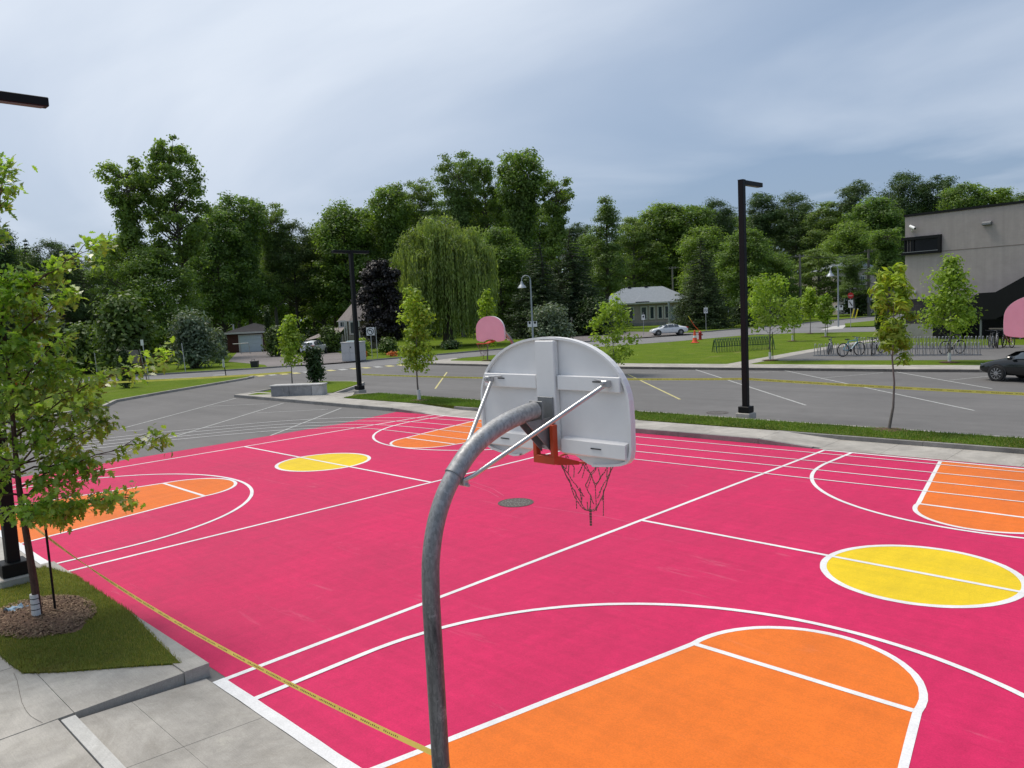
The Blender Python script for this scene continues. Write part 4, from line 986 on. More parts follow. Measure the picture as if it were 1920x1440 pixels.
for px, lab in ((1597, 'left of the two leaning yellow marker poles by the junction'), (1604, 'right of the two leaning yellow marker poles by the junction')):
    p = S(px, 597, .12); q = PXM(p)
    t = thing('marker_pole', lab, 'marker pole', (*p, .12), R_(45), 'yellow marker poles')
    obj('rod', MB().tube([(0, 0, 0), (4.5*q, 0, 17*q)], .09, 8), 'yel', t)
    obj('cap', MB().tube([(4.5*q, 0, 17*q), (4.8*q, 0, 18*q)], .1, 8), 'signwhite', t)
p = S(262, 719, .13); q = PXM(p)
t = thing('signboard', 'grey signboard on two legs seen from behind on the grass island', 'signboard', (*p, .13), R_(45)+.25)
for x in (-.45, .42):
    obj('leg', MB().tube([(x+.12, 0, 0), (x-.22, 0, 64*q)], .04, 8), 'signgrey', t)
obj('panel', MB().add([(-.66, -.06, 38*q), (.22, -.06, 39*q), (.10, -.06, 63*q), (-.78, -.06, 63*q), (-.66, -.03, 38*q), (.22, -.03, 39*q), (.10, -.03, 63*q), (-.78, -.03, 63*q)], [(0, 1, 2, 3), (7, 6, 5, 4), (0, 4, 5, 1), (1, 5, 6, 2), (2, 6, 7, 3), (3, 7, 4, 0)]), 'signgrey', t)

# utility cabinet
p = S(657, 677.5, .12); q = PXM(p)
t = thing('utility_cabinet', 'large pale grey utility cabinet at the driveway edge behind the two-armed lamp post', 'utility cabinet', (*p, .12), R_(45)-.28)
wc, dc, hc = 1.75, 1.6, 1.75
obj('body', MB().box((0, dc/2, hc/2), (wc, dc, hc), 0, .03), 'cabinet', t)
obj('lid', MB().box((0, dc/2, hc+.03), (wc+.08, dc+.08, .08), 0, .02), 'cabinet', t)
hx = obj('top_hatch', MB().box((-.05, dc/2, hc+.11), (.9, .9, .10), 0, .03), 'teal', t)
obj('hatch_handle', MB().box((.25, dc/2+.2, hc+.19), (.2, .15, .08), 0, .01), 'black', hx)
for x in (-.42, .42):
    d_ = obj('door_panel', MB().box((x, -.012, hc*.70), (.80, .02, hc*.48), 0, .006), 'cabinet', t)
    obj('door_panel', MB().box((x, -.012, hc*.22), (.80, .02, hc*.40), 0, .006), 'cabinet', t)
obj('lock', MB().lathe([(.06, -.02), (.06, .02)], (.12, -.03, hc*.76), 12, 'y'), 'ink', t)
for y in (.42, 1.2):
    obj('side_panel', MB().box((-wc/2-.012, y, hc*.5), (.02, .7, hc*.86), 0, .006), 'cabinet', t)
# bin
p = S(478, 688.5, .12)
t = thing('waste_bin', 'small black lidded bin on the grass strip by the driveway', 'bin', (*p, .12), R_(45)); t.scale = (.72, .72, .72)
obj('body', MB().add([(-.40, -.3, 0), (.40, -.3, 0), (.40, .3, 0), (-.40, .3, 0), (-.46, -.36, .72), (.46, -.36, .72), (.46, .36, .72), (-.46, .36, .72)], [(3, 2, 1, 0), (4, 5, 6, 7), (0, 1, 5, 4), (1, 2, 6, 5), (2, 3, 7, 6), (3, 0, 4, 7)]), 'bin', t)
obj('lid', MB().box((0, 0, .77), (.98, .78, .10), 0, .03), 'bin', t); obj('handle', MB().tube([(-.34, 0, .82), (-.34, 0, 1.0), (-.0, 0, 1.05), (.05, 0, .82)], .03, 8), 'bin', t)
p = S(441, 664, .12); q = PXM(p)
t = thing('driveway_rail', 'low metal pipe rail in front of the red garage', 'railing', (*p, .12), R_(45))
obj('rail_bar', MB().tube([(-.2, 0, 19*q), (26*q, 0, 19.5*q)], .05, 8), 'trim', t)
for x in (12*q, 28*q):
    obj('rail_post', MB().tube([(x, 0, 0), (x-1.2*q, 0, 19.5*q)], .05, 8), 'steel', t)
p = S(34, 741, .13)
t = thing('red_flower_pot', 'red flowering pot glimpsed through the young oak at the left', 'flower pot', (*p, .13))
obj('pot', MB().lathe([(.35, 0), (.48, .5), (.5, .52)], n=14), 'plastic', t)
Vf = []
for i in range(500):
    d = rng.normal(size=3); d /= np.linalg.norm(d); c = np.array([0, 0, .85])+d*np.array([.6, .6, .35])*rng.uniform(.7, 1)
    u = rng.normal(size=3); u /= np.linalg.norm(u); v_ = np.cross(u, d); Vf += [c-u*.07, c-v_*.07, c+u*.07, c+v_*.07]
M['redflower'] = leafmat('red_flower', (0.50, 0.03, 0.015), (0.65, 0.08, 0.03), 0.15)
obj('flowers', quadmesh('flowers', Vf, 4, 'redflower'), None, t)
p = S(32, 1146, .17)
t = thing('plastic_wrap', 'crumpled pale blue plastic wrap on the grass beside the mulch', 'litter', (*p, .17), .3)
m = MB(); g_ = 6
V = [(x*.055-.16, y*.045-.11, max(0, .06*math.sin(x*1.3+y)*math.cos(y*1.7)+.035+rng.uniform(-.02, .03))) for y in range(g_) for x in range(g_)]
obj('film', m.add(V, [(y*g_+x, y*g_+x+1, y*g_+g_+x+1, y*g_+g_+x) for y in range(g_-1) for x in range(g_-1)]), 'bag', t)

# ================================================================== SCHOOL
CS = (-23.86, 73.03); ANG = math.atan2(-1.09, 9.01)
t = thing('school_building', 'flat-roofed taupe block school building at the right edge', 'building', (*CS, 0), ANG)
HS, LX, DP = 10.6, 34.0, 22.0
obj('wall', MB().box((1.3, DP/2, (HS+3.5)/2), (2.6, DP, HS-3.5)), 'school', t)
obj('wall', MB().box((2.602+(LX-2.602)/2, DP/2, (HS+3.3)/2), (LX-2.602, DP-.004, HS-3.3)), 'school', t)
obj('corner_panel', MB().box((1.3, DP/2+.03, (1.36+3.49)/2), (2.56, DP-.1, 3.49-1.36)), 'schoolgrid', t)
obj('plinth', MB().box((1.31, DP/2-.02, .68), (2.64, DP+.04, 1.36)), 'plinth', t)
obj('recess_wall', MB().box((LX/2+1.3, 3.4, 1.66), (LX-2.6, .3, 3.30)), 'plastic', t)
obj('coping', MB().box((LX/2, DP/2, HS+.09), (LX+.16, DP+.16, .2)), 'black', t)
obj('control_joint', MB().box((3.1+(LX-3.1)/2, -.003, 7.42), (LX-3.1, .012, .07)), 'taupe', t)
obj('control_joint', MB().box((LX/2+1.5, -.003, 3.62), (LX-3.2, .012, .06)), 'taupe', t)
w_ = obj('window', MB().box((1.42, -.05, 8.05), (2.9, .09, 1.06)), 'darkglass', t)
for z, hgt in ((8.70, .24), (7.42, .22)):
    obj('window_frame', MB().box((1.42, -.12, z), (3.24, .34, hgt)), 'black', w_)
obj('window_frame', MB().box((2.92, -.12, 8.06), (.24, .33, 1.05)), 'black', w_)
for x in (.78, .06):
    obj('mullion', MB().box((x, -.12, 8.06), (.10, .14, 1.05)), 'black', w_)
for x in (.28, .50):
    obj('mullion', MB().box((x, -.11, 8.06), (.03, .06, 1.05)), 'taupe', w_)
obj('window_sill', MB().box((1.40, -.30, 7.54), (2.9, .06, .05)), 'plate', w_)
cw = obj('wall_lamp', MB().extr([(-.02, 9.15), (-.34, 9.22), (-.34, 9.36), (-.02, 9.52)], 'x', 6.2, 6.85), 'plate', t)
st_ = MB()
poly = [(3.0, .35), (3.0, 1.5), (4.6, 2.6), (5.8, 3.36), (6.45, 3.8), (7.7, 3.82), (9.1, 4.6), (14.5, 7.7), (14.5, 5.6), (9.3, 2.55), (7.7, 1.7), (6.4, 1.7)]
ext = obj('stair_side', plate(st_, [(x, z) for x, z in poly], -1.55, -1.45), 'black', t)
obj('stair_side', plate(MB(), poly, -.06, -.01), 'black', t)
for i in range(9):
    obj('stair_tread', MB().box((3.15+i*.40, -.76, .40+i*.19), (.44, 1.37, .05)), 'black', t)
for i in range(16):
    obj('stair_tread', MB().box((7.9+i*.41, -.76, 1.95+i*.235), (.45, 1.37, .05)), 'black', t)
obj('stair_landing', MB().box((7.05, -.76, 1.78), (1.5, 1.37, .1)), 'black', t)
for x in (6.6, 9.4):
    obj('stair_post', MB().box((x, -1.3, .85), (.14, .14, 1.75)), 'plate', t)
obj('bench_ledge', MB().box((9.5, -1.35, .95), (4.5, .3, .10)), 'taupe', t)
obj('door', MB().box((3.4, 3.22, 1.25), (1.2, .06, 2.3)), 'black', t)
def school_pt(x, y, z):
    return (CS[0]+x*math.cos(ANG)-y*math.sin(ANG), CS[1]+x*math.sin(ANG)+y*math.cos(ANG), z)
t = thing('security_camera', 'white security camera high on the corner of the school wall', 'camera', school_pt(.78, 0, 9.55), ANG)
obj('wall_bracket', MB().tube([(-.15, -.01, -.25), (-.12, -.22, -.22), (-.02, -.3, .0)], .05, 8), 'trim', t)
hb = obj('housing', MB().tube([(-.25, -.2, .20), (.28, -.5, -.05)], .13, 12), 'signwhite', t)
obj('lens', MB().tube([(.281, -.501, -.051), (.30, -.51, -.06)], .09, 12), 'ink', hb)
t = thing('security_camera', 'small white dome camera low on the school wall behind the saplings', 'camera', school_pt(.85, 0, 4.1), ANG)
obj('housing', MB().lathe([(.16, .12), (.17, 0), (.12, -.12), (.04, -.17)], (0, -.17, 0), 14), 'signwhite', t); obj('wall_bracket', MB().box((0, -.09, .08), (.1, .18, .1)), 'trim', t)

# ================================================================== HOUSES
RZ = math.atan2(0.706, 0.708)          # local x runs to the right across the view, local y away from it
def hip(x0, x1, y0, y1, z, h, over=.4, ridge=None):
    x0, x1, y0, y1 = x0-over, x1+over, y0-over, y1+over
    w, d = x1-x0, y1-y0; k = min(w, d)/2 if ridge is None else ridge
    if w >= d:
        a, b = (x0+k, (y0+y1)/2), (x1-k, (y0+y1)/2)
    else:
        a, b = ((x0+x1)/2, y0+k), ((x0+x1)/2, y1-k)
    v = [(x0, y0, z), (x1, y0, z), (x1, y1, z), (x0, y1, z), (*a, z+h), (*b, z+h)]
    f = [(0, 1, 5, 4), (1, 2, 5), (2, 3, 4, 5), (3, 0, 4), (3, 2, 1, 0)] if w >= d else [(0, 1, 4), (1, 2, 5, 4), (2, 3, 5), (3, 0, 4, 5), (3, 2, 1, 0)]
    return MB().add(v, f)
def window(par, x, y, z, w, h, frame='trim', rows=1, cols=1, shutter=None):
    g_ = obj('window', MB().box((x, y-.01, z), (w, .06, h)), 'glass', par)
    fw = .22
    for dx_ in (-1, 1):
        obj('window_frame', MB().box((x+dx_*(w/2+fw/2), y-.04, z), (fw, .12, h+2*fw)), frame, g_)
    for dz in (-1, 1):
        obj('window_frame', MB().box((x, y-.04, z+dz*(h/2+fw/2)), (w, .12, fw)), frame, g_)
    for c in range(1, cols):
        obj('glazing_bar', MB().box((x-w/2+w*c/cols, y-.05, z), (.06, .04, h)), frame, g_)
    for r in range(1, rows):
        obj('glazing_bar', MB().box((x, y-.052, z-h/2+h*r/rows), (w, .04, .06)), frame, g_)
    return g_
# red garage
p = S(466, 660, .12); q = PXM(p)
t = thing('garage', 'small dark red brick garage with pale blue-grey door', 'garage', (*p, .1), RZ)
gx0, gx1 = -38*q, 40*q; ze = 37*q
obj('wall', MB().box(((gx0+gx1)/2, 3.2, ze/2), (gx1-gx0, 6.4, ze)), 'brick', t)
obj('roof', hip(gx0, gx1, 0, 6.4, ze+.04, 16*q, .45), 'roofdark', t)
obj('fascia', MB().box(((gx0+gx1)/2, -.50, ze-.04), (gx1-gx0+1.0, .08, .22)), 'trim', t)
dr = obj('garage_door', MB().box((6*q, -.02, 15.5*q), (41*q, .06, 31*q)), 'doorblue', t)
for i in range(4):
    obj('door_panel', MB().box((6*q, -.065, (4+7.6*i)*q), (40*q, .03, 7.1*q)), 'doorblue', dr)
obj('door_frame', MB().box((-15.6*q, -.06, 16*q), (2*q, .12, 32*q)), 'trim', dr); obj('door_frame', MB().box((27.6*q, -.06, 16*q), (2*q, .12, 32*q)), 'trim', dr); obj('door_frame', MB().box((6*q, -.06, 32*q), (45*q, .13, 1.8*q)), 'trim', dr)
obj('vent_pipe', MB().tube([(-34*q, 2.0, ze), (-34*q, 2.0, ze+16*q)], .10, 10), 'trim', t)
# turreted grey house
p = S(668, 656, .12); q = PXM(p)
t = thing('house', 'grey sided house with steep tan roof and white porch, left of the purple tree', 'house', (*p, .1), RZ)
def ngon_ring(cx, cy, r, n, a0=0):
    return [(cx+r*math.cos(a0+2*math.pi*i/n), cy+r*math.sin(a0+2*math.pi*i/n)) for i in range(n)]
obj('wall', MB().prism(ngon_ring(8*q, 4.0, 36*q, 8, R_(22.5)), 0, 55*q), 'taupe', t)
ring = ngon_ring(8*q, 4.0, 53*q, 8, R_(22.5))
obj('roof', MB().add([(x, y, 55*q) for x, y in ring]+[(8*q, 4.0, 112*q)], [(i, (i+1) % 8, 8) for i in range(8)]+[tuple(range(7, -1, -1))]), 'rooftan', t)
obj('eave', MB().prism(ngon_ring(8*q, 4.0, 54*q, 8, R_(22.5)), 54*q, 55*q-.005), 'trim', t)
obj('porch_roof', MB().add([(-95*q, -1.5, 22*q), (-22*q, -2.2, 33*q), (-20*q, 2, 48*q), (-60*q, 3, 40*q), (-95*q, 3, 22*q)], [(0, 1, 2, 3), (0, 3, 4), (4, 3, 2, 1, 0)]), 'rooftan', t)
obj('porch_wall', MB().box((-50*q, 2.6, 14*q), (62*q, .3, 28*q)), 'taupe', t)
dr = obj('door', MB().box((-29*q, -.55, 15*q), (11*q, .1, 30*q)), 'doorpanel', t); obj('door_frame', MB().box((-36*q, -.58, 15.5*q), (2.2*q, .14, 31*q)), 'trim', dr); obj('door_frame', MB().box((-22*q, -.58, 15.5*q), (2.2*q, .14, 31*q)), 'trim', dr); obj('door_glass', MB().box((-29*q, -.62, 20*q), (6*q, .04, 14*q)), 'glass', dr)
for x in (-15, -11, 12):
    obj('porch_column', MB().box((x*q, -1.3, 28*q), (1.8*q, .16, 54*q)), 'trim', t)
obj('balcony_panel', MB().box((-1*q, -1.35, 22*q), (15*q, .1, 12*q)), 'greysid', t)
window(t, -2*q, -1.28+.6, 42*q, 7*q, 20*q); window(t, -26*q, 1.35, 49*q, 9*q, 8*q, cols=2)
# bungalow
p = S(1205, 611, .12); q = PXM(p)
t = thing('bungalow', 'low beige brick bungalow with blue-grey hip roof across the street', 'house', (*p, .1), RZ-.10)
bx0, bx1 = -80*q, 92*q; ze = 43*q; dp = 9.5
obj('wall', MB().box(((bx0+bx1)/2, dp/2, ze/2), (bx1-bx0, dp, ze)), 'beige', t)
rf = obj('roof', hip(bx0, bx1, 0, dp, ze+.03, 30*q, .7), 'roofgrey', t)
obj('roof_vent', MB().box((-20*q, dp/2, ze+31*q), (6*q, .6, 4*q)), 'roofdark', rf); obj('roof_vent', MB().box((12*q, dp/2, ze+31*q), (6*q, .6, 3*q)), 'roofdark', rf)
obj('gutter', MB().box(((bx0+bx1)/2, -.75, ze-.05), (bx1-bx0+1.5, .12, .25)), 'trim', t)
obj('porch_gable', MB().add([(-14*q, -.80, ze+.25), (14*q, -.80, ze+.25), (0, 1.4, ze+15*q), (0, 4.2, ze+17*q)], [(0, 1, 2), (0, 2, 3), (1, 3, 2)]), 'roofgrey', t)
obj('base_course', MB().box(((bx0+bx1)/2, -.03, 3*q), (bx1-bx0+.06, .1, 6*q)), 'plinth', t)
for x, w in ((-27, 20), (3, 8), (18, 6), (33, 6), (46, 7), (66, 8)):
    window(t, x*q, -.02, 24*q, w*q, 21*q, cols=2 if w > 15 else 1)
obj('door', MB().box((56*q, -.04, 17*q), (8*q, .08, 33*q)), 'doorpanel', t)
obj('porch_column', MB().tube([(47*q, -2.2, 0), (47*q, -2.2, ze)], .16, 10), 'doorpanel', t)
obj('porch_step', MB().box((52*q, -1.6, .2), (20*q, 2.2, .4)), 'plinth', t)
# two houses in the trees on the right
p = TP(1607, 172); q = PXM(p)
t = thing('house', 'tall beige house behind trees and the street lamp on the right', 'house', (*p, .1), RZ+.25)
obj('wall', MB().box((0, 4, 4.4), (9.0, 8, 8.8)), 'beige', t); obj('roof', hip(-4.5, 4.5, 0, 8, 8.83, 3.2, .5), 'roofgrey', t)
for x in (-2.6, 1.2):
    window(t, x, -.02, 6.6, .9, 1.5, rows=2, cols=2); window(t, x+.2, -.02, 2.4, 1.0, 1.8, rows=2, cols=2)
obj('canopy', MB().prism([(.2+1.1*math.cos(R_(a)), -.05-1.0*math.sin(R_(a))) for a in range(0, 181, 15)], 4.3, 4.9), 'taupe', t)
p = TP(1482, 160)
t = thing('house', 'house with only its grey roof showing left of the utility pole', 'house', (*p, .1), RZ-.2)
obj('wall', MB().box((0, 4, 2.4), (9, 7, 4.8)), 'greysid', t); obj('roof', hip(-4.5, 4.5, .5, 7.5, 4.83, 3.2, .6), 'rooftan', t); window(t, -1.5, .48, 2.6, 1.4, 1.3, cols=2); window(t, 2.0, .48, 2.6, 1.4, 1.3, cols=2)

# utility poles and wires
def upole(label, p, top, r=.19):
    h = HT(p, top); t = thing('utility_pole', label, 'utility pole', (*p, 0), RZ, 'wooden utility poles')
    obj('pole', MB().tube([(0, 0, 0), (0, 0, h)], [r*1.25, r*.8], 10), 'pole', t, smooth=True)
    a = obj('cross_arm', MB().box((0, 0, h-.35), (1.6, .14, .16)), 'pole', t)
    for x in (-.65, .65):
        obj('insulator', MB().lathe([(.05, 0), (.09, .08), (.05, .2)], (x, 0, h-.26), 10), 'plate', a)
    return (p[0], p[1], h-.1)
u1 = upole('wooden utility pole between the bungalow and the goose-neck lamp', TP(1501, 140), 477)
u2 = upole('tall wooden utility pole left of the school corner', S(1629, 592, .12), 468, .24)
u3 = upole('wooden utility pole hidden in the trees behind the bungalow', TP(1263, 178), 500)
_p = S(1629, 592, .12)
t = thing('street_name_sign', 'white street name sign fixed to the right side of the tall utility pole', 'road sign', (*_p, 0), RZ)
_q = PXM(_p)
obj('blade', MB().box((8*_q, 0, 32*_q), (12*_q, .05, 2.6*_q)), 'signwhite', t); obj('bracket', MB().box((1.9*_q, 0, 32*_q), (1.0*_q, .1, 1.2*_q)), 'plate', t); obj('meter_box', MB().box((-2.4*_q, -.1, 31*_q), (3*_q, .4, 10*_q)), 'plate', t)
def wire(label, a, b, sag):
    a, b = Vector(a), Vector(b)
    pts = [tuple(a.lerp(b, i/24)-Vector((0, 0, sag*4*(i/24)*(1-i/24)))) for i in range(25)]
    obj('overhead_wire', MB().tube(pts, .035, 5), 'wire', label=label, cat='wire', group='overhead wires')
wire('overhead wire from the utility pole to the hidden pole behind the bungalow', u1, u3, 1.0)
wire('overhead wire between the two utility poles on the right', u1, u2, .8)
wire('overhead wire running from the tall utility pole behind the school', u2, (-20, 150, 13.5), .8)

# ================================================================== VEHICLES
def car(name, label, cat, loc, heading, paintm, kind='sedan', sc=1.0, group=None):
    t = thing(name, label, cat, loc, heading, group); t.scale = (sc, sc, sc)
    w = .90
    if kind == 'sedan':
        #      x     zlow  zbelt  ztop   wr(top half width)  w
        stn = [(-2.34, .42, .72, .74, .60, .74), (-2.25, .30, .90, .98, .64, .84), (-1.75, .24, .95, 1.04, .68, .89), (-1.15, .22, .95, 1.32, .58, .90), (-.55, .22, .94, 1.43, .57, .90), (.20, .22, .92, 1.43, .57, .90), (.75, .22, .91, 1.27, .60, .90), (1.25, .22, .89, .98, .70, .90), (1.85, .24, .80, .88, .68, .87), (2.25, .30, .66, .74, .58, .78), (2.36, .42, .56, .60, .45, .62)]
        gi = (2, 7); wb = (-1.38, 1.42); glass_top = 3
    else:
        stn = [(-2.22, .45, .85, .95, .62, .78), (-2.14, .32, 1.02, 1.15, .66, .87), (-1.95, .28, 1.06, 1.45, .64, .90), (-1.55, .26, 1.06, 1.64, .62, .91), (-.6, .26, 1.04, 1.68, .62, .91), (.25, .26, 1.02, 1.66, .61, .91), (.80, .26, 1.0, 1.42, .63, .91), (1.30, .26, .98, 1.08, .72, .90), (1.80, .28, .92, 1.0, .70, .88), (2.15, .34, .74, .82, .60, .80), (2.24, .46, .62, .66, .5, .66)]
        gi = (1, 7); wb = (-1.32, 1.36)
    V = []; n = 10
    for x, zl, zb, zt, wr, ww in stn:
        half = [(ww*.80, zl), (ww*.97, zl+.10), (ww, (zl+zb)/2), (ww*.97, zb), (wr, zt-.02)]
        pts = half+[(-y, z) for y, z in half[::-1]]
        V += [(x, y, z) for y, z in pts]
    F_ = []
    for i in range(len(stn)-1):
        F_ += [(i*n+k, i*n+(k+1) % n, (i+1)*n+(k+1) % n, (i+1)*n+k) for k in range(n)]
    F_ += [tuple(range(n-1, -1, -1)), tuple(range((len(stn)-1)*n, len(stn)*n))]
    b = obj('body', MB().add(V, F_), paintm, t, smooth=True)
    md = b.modifiers.new('s', 'SUBSURF'); md.levels = 2; md.render_levels = 2
    def gp(i, f, sgn, off=.02):
        x, zl, zb, zt, wr, ww = stn[i]
        y = ww*.97+(wr-ww*.97)*f; z = zb+(zt-.02-zb)*f
        return (x, sgn*(y+off), z+off*.3)
    for s in (1, -1):
        quads = [(3, 4), (4, 5), (5, 6)] if kind == 'sedan' else [(2, 3), (3, 4), (4, 5), (5, 6)]
        for a, c in quads:
            m = MB()
            sh = .06
            p0, p1, p2, p3 = gp(a, .12, s), gp(c, .12, s), gp(c, .86 if stn[c][3] > 1.3 else .45, s), gp(a, .86 if stn[a][3] > 1.3 else .5, s)
            cx = (p0[0]+p1[0])/2
            m.add([((q_[0]-cx)*.93+cx, q_[1], q_[2]) for q_ in (p0, p1, p2, p3)], [(0, 1, 2, 3) if s < 0 else (3, 2, 1, 0)])
            obj('side_window', m, 'glass', t)
        obj('mirror', MB().box((.82, s*(w+.10), 1.0), (.14, .2, .13), 0, .03), paintm, t)
        obj('door_handle', MB().box((-.35, s*(w+.012), .80), (.18, .03, .03)), paintm, t)
        hx = stn[-2][0]
        obj('headlight', MB().box((hx-.10, s*.60, stn[-2][2]-.0), (.24, .22, .09), s*-.35, .03), 'glass', t)
        tx = stn[1][0]
        obj('tail_light', MB().box((tx+.04, s*.62, stn[1][2]-.02), (.22, .36, .16 if kind == 'sedan' else .22), s*.3, .03), 'tail', t)
    # front and rear screens
    def screen(i, j, name):
        a, c = stn[i], stn[j]
        m = MB()
        f0, f1 = .1, .88
        def pt(fr, s):
            return (a[0]+(c[0]-a[0])*fr, s*((a[4]+(c[4]-a[4])*fr)*.92), a[3]-.02+(c[3]-a[3])*fr)
        dirx = 1 if a[0] > 0 else -1
        m.add([(p_[0]+dirx*.03, p_[1], p_[2]+.03) for p_ in (pt(f0, 1), pt(f0, -1), pt(f1, -1), pt(f1, 1))], [(0, 1, 2, 3)])
        obj(name, m, 'glass', t)
    screen(7, 5 if False else 6, 'windscreen'); screen(6, 5, 'windscreen')
    screen(2 if kind == 'sedan' else 1, 3 if kind == 'sedan' else 2, 'rear_window')
    obj('number_plate', MB().box((stn[0][0]-.02, 0, .66 if kind == 'sedan' else .8), (.02, .5, .14)), 'signwhite', t)
    obj('bumper', MB().box((stn[0][0]+.10, 0, .44), (.24, 1.40, .16), 0, .05), 'plastic', t)
    for x in wb:
        for s in (1, -1):
            obj('wheel_arch', MB().lathe([(.385, -.012), (.385, .012)], (x, s*(w*.985), .34), 24, 'y'), 'plastic', t)
            wl = obj('wheel', MB().lathe([(.20, -.11), (.315, -.11), (.335, -.08), (.335, .08), (.315, .11), (.20, .11)], (x, s*(w-.065), .335), 28, 'y'), 'tyre', t, smooth=True)
            obj('rim', MB().lathe([(.235, -.02), (.235, .02), (.2, .0)], (x, s*(w+.03), .335), 24, 'y'), 'plate', wl)
            sp_ = MB()
            for k in range(10):
                a = 2*math.pi*k/10
                sp_.add([(x+.03*math.cos(a+1.2), s*(w+.058), .335+.03*math.sin(a+1.2)), (x+.225*math.cos(a-.09), s*(w+.052), .335+.225*math.sin(a-.09)), (x+.225*math.cos(a+.09), s*(w+.052), .335+.225*math.sin(a+.09)), (x+.03*math.cos(a-1.2), s*(w+.058), .335+.03*math.sin(a-1.2))], [(0, 1, 2, 3)])
            obj('spokes', sp_, 'alloy', wl)['kind'] = 'stuff'
    return t
p = S(1249, 629, .12)
car('white_sedan', 'white sedan parked on the bungalow driveway', 'car', (p[0]-.3, p[1]+1.0, .13), math.atan2(-.62, -.80)+.12, 'carwhite', 'sedan', 1.0)
p = S(590, 664.5, .12)
car('white_hatchback', 'white hatchback seen from behind in the driveway of the grey house', 'car', (*p, .13), math.atan2(.78, -.62), 'carwhite', 'suv', 1.02)
p = S(1869, 715); hd = math.atan2(.33, -.945); sc_ = 1.08
car('black_sedan', 'black sedan parked in the lot, cut off by the right edge', 'car', (p[0]-1.42*sc_*math.cos(hd)-.88*sc_*math.cos(hd+math.pi/2), p[1]-1.42*sc_*math.sin(hd)-.88*sc_*math.sin(hd+math.pi/2), .005), hd, 'carblack', 'sedan', sc_)

# ================================================================== BICYCLES AND RACKS
def bicycle(label, loc, rz, fm, tilt=0.0, sc=1.0):
    t = thing('bicycle', label, 'bicycle', loc, rz, 'bicycles at the racks'); t.rotation_euler = (tilt, 0, rz); t.scale = (sc, sc, sc)
    R0 = .35
    for x in (-.53, .53):
        wl = obj('wheel', MB().tube([(x+R0*math.cos(2*math.pi*i/28), 0, R0+.02+R0*math.sin(2*math.pi*i/28)) for i in range(28)], .028, 7, closed=True), 'tyre', t, smooth=True)
        sp_ = MB()
        for k in range(9):
            a = math.pi*k/9
            sp_.tube([(x-R0*math.cos(a), 0, R0+.02-R0*math.sin(a)), (x+R0*math.cos(a), 0, R0+.02+R0*math.sin(a))], .004, 4)
        obj('spokes', sp_, 'rack', wl)['kind'] = 'stuff'
        obj('hub', MB().tube([(x, -.05, R0+.02), (x, .05, R0+.02)], .03, 8), 'rack', wl)
    fr = MB()
    bb, st, hd_, rr = (-.08, 0, .32), (-.22, 0, .82), (.36, 0, .86), (-.53, 0, .37)
    for a, c in ((bb, st), (st, hd_), (bb, (.38, 0, .76)), (bb, rr), ((-.21, 0, .78), rr)):
        fr.tube([a, c], .024, 7)
    f_ = obj('frame', fr, fm, t); f_['kind'] = 'stuff'
    obj('fork', MB().tube([(.53, 0, .37), (.42, 0, .70), (.36, 0, .92), (.34, 0, 1.0)], .022, 7), fm, t)
    obj('handlebar', MB().tube([(.30, -.30, 1.05), (.38, -.18, 1.02), (.36, 0, 1.02), (.38, .18, 1.02), (.30, .30, 1.05)], .018, 7), 'bikeblack', t)
    obj('seat_post', MB().tube([(-.22, 0, .82), (-.245, 0, .93)], .018, 7), 'rack', t)
    obj('saddle', MB().add([(-.38, -.09, .95), (-.38, .09, .95), (-.25, .07, .96), (-.10, .02, .95), (-.10, -.02, .95), (-.25, -.07, .96), (-.38, -.05, .90), (-.38, .05, .90), (-.1, 0, .91)], [(0, 5, 4, 3, 2, 1), (1, 2, 7), (2, 3, 8, 7), (0, 6, 5), (5, 6, 8, 4), (3, 4, 8), (0, 1, 7, 6), (6, 7, 8)]), 'bikeblack', t)
    obj('crank', MB().lathe([(.09, -.012), (.09, .012)], (-.08, -.05, .32), 14, 'y'), 'bikeblack', t)
    return t
def rack(label, a, b, n, h, m='rack', lean=.16, name='bicycle_rack'):
    a, b = Vector(a), Vector(b); d = b-a; L = d.length; rz = math.atan2(d.y, d.x)
    t = thing(name, label, 'bicycle rack', (a.x, a.y, .125), rz)
    for y in (-.12, .30):
        obj('base_rail', MB().box((L/2, y, .03), (L, .05, .05)), m, t)
    up = mesh('holder', MB().tube(smooth3([(-.05, -.12, .03), (-.03, -.10, h*.6), (.0, -.06, h*.97), (.03, .0, h), (.05, .10, h*.90), (.07, .28, .03)], 3), .019, 6), m, True)
    cap = mesh('cap', MB().box((.015, -.03, h+.005), (.075, .08, .04)), 'trim')
    for i in range(n):
        o = obj('wheel_holder', up, None, t, loc=(L*(i+.5)/n+rng.normal(0, .012), 0, 0)); o.rotation_euler = (rng.normal(0, .03), rng.normal(0, .03), lean*(1 if i % 2 else -.4))
        obj('holder_cap', cap, None, o)
    return t
rack('front steel bicycle rack with many upright holders beside the school', S(1526, 667.5, .12), S(1840, 666.5, .12), 46, .80)
rack('rear steel bicycle rack running towards the school stairs', S(1600, 654.5, .12), S(1862, 654.5, .12), 40, .85)
a, b = Vector(S(1340, 661, .12)), Vector(S(1447, 655, .12)); d = b-a; L = d.length
t = thing('green_bicycle_rack', 'dark green wire bicycle rack standing on the lawn', 'bicycle rack', (a.x, a.y, .12), math.atan2(d.y, d.x))
lp = mesh('loop', MB().tube(smooth3([(-.02, -.28, .02), (-.02, -.25, .5), (0, -.10, .90), (0, .10, .90), (.02, .25, .5), (.02, .28, .02)], 3), .014, 5), 'rackgreen', True)
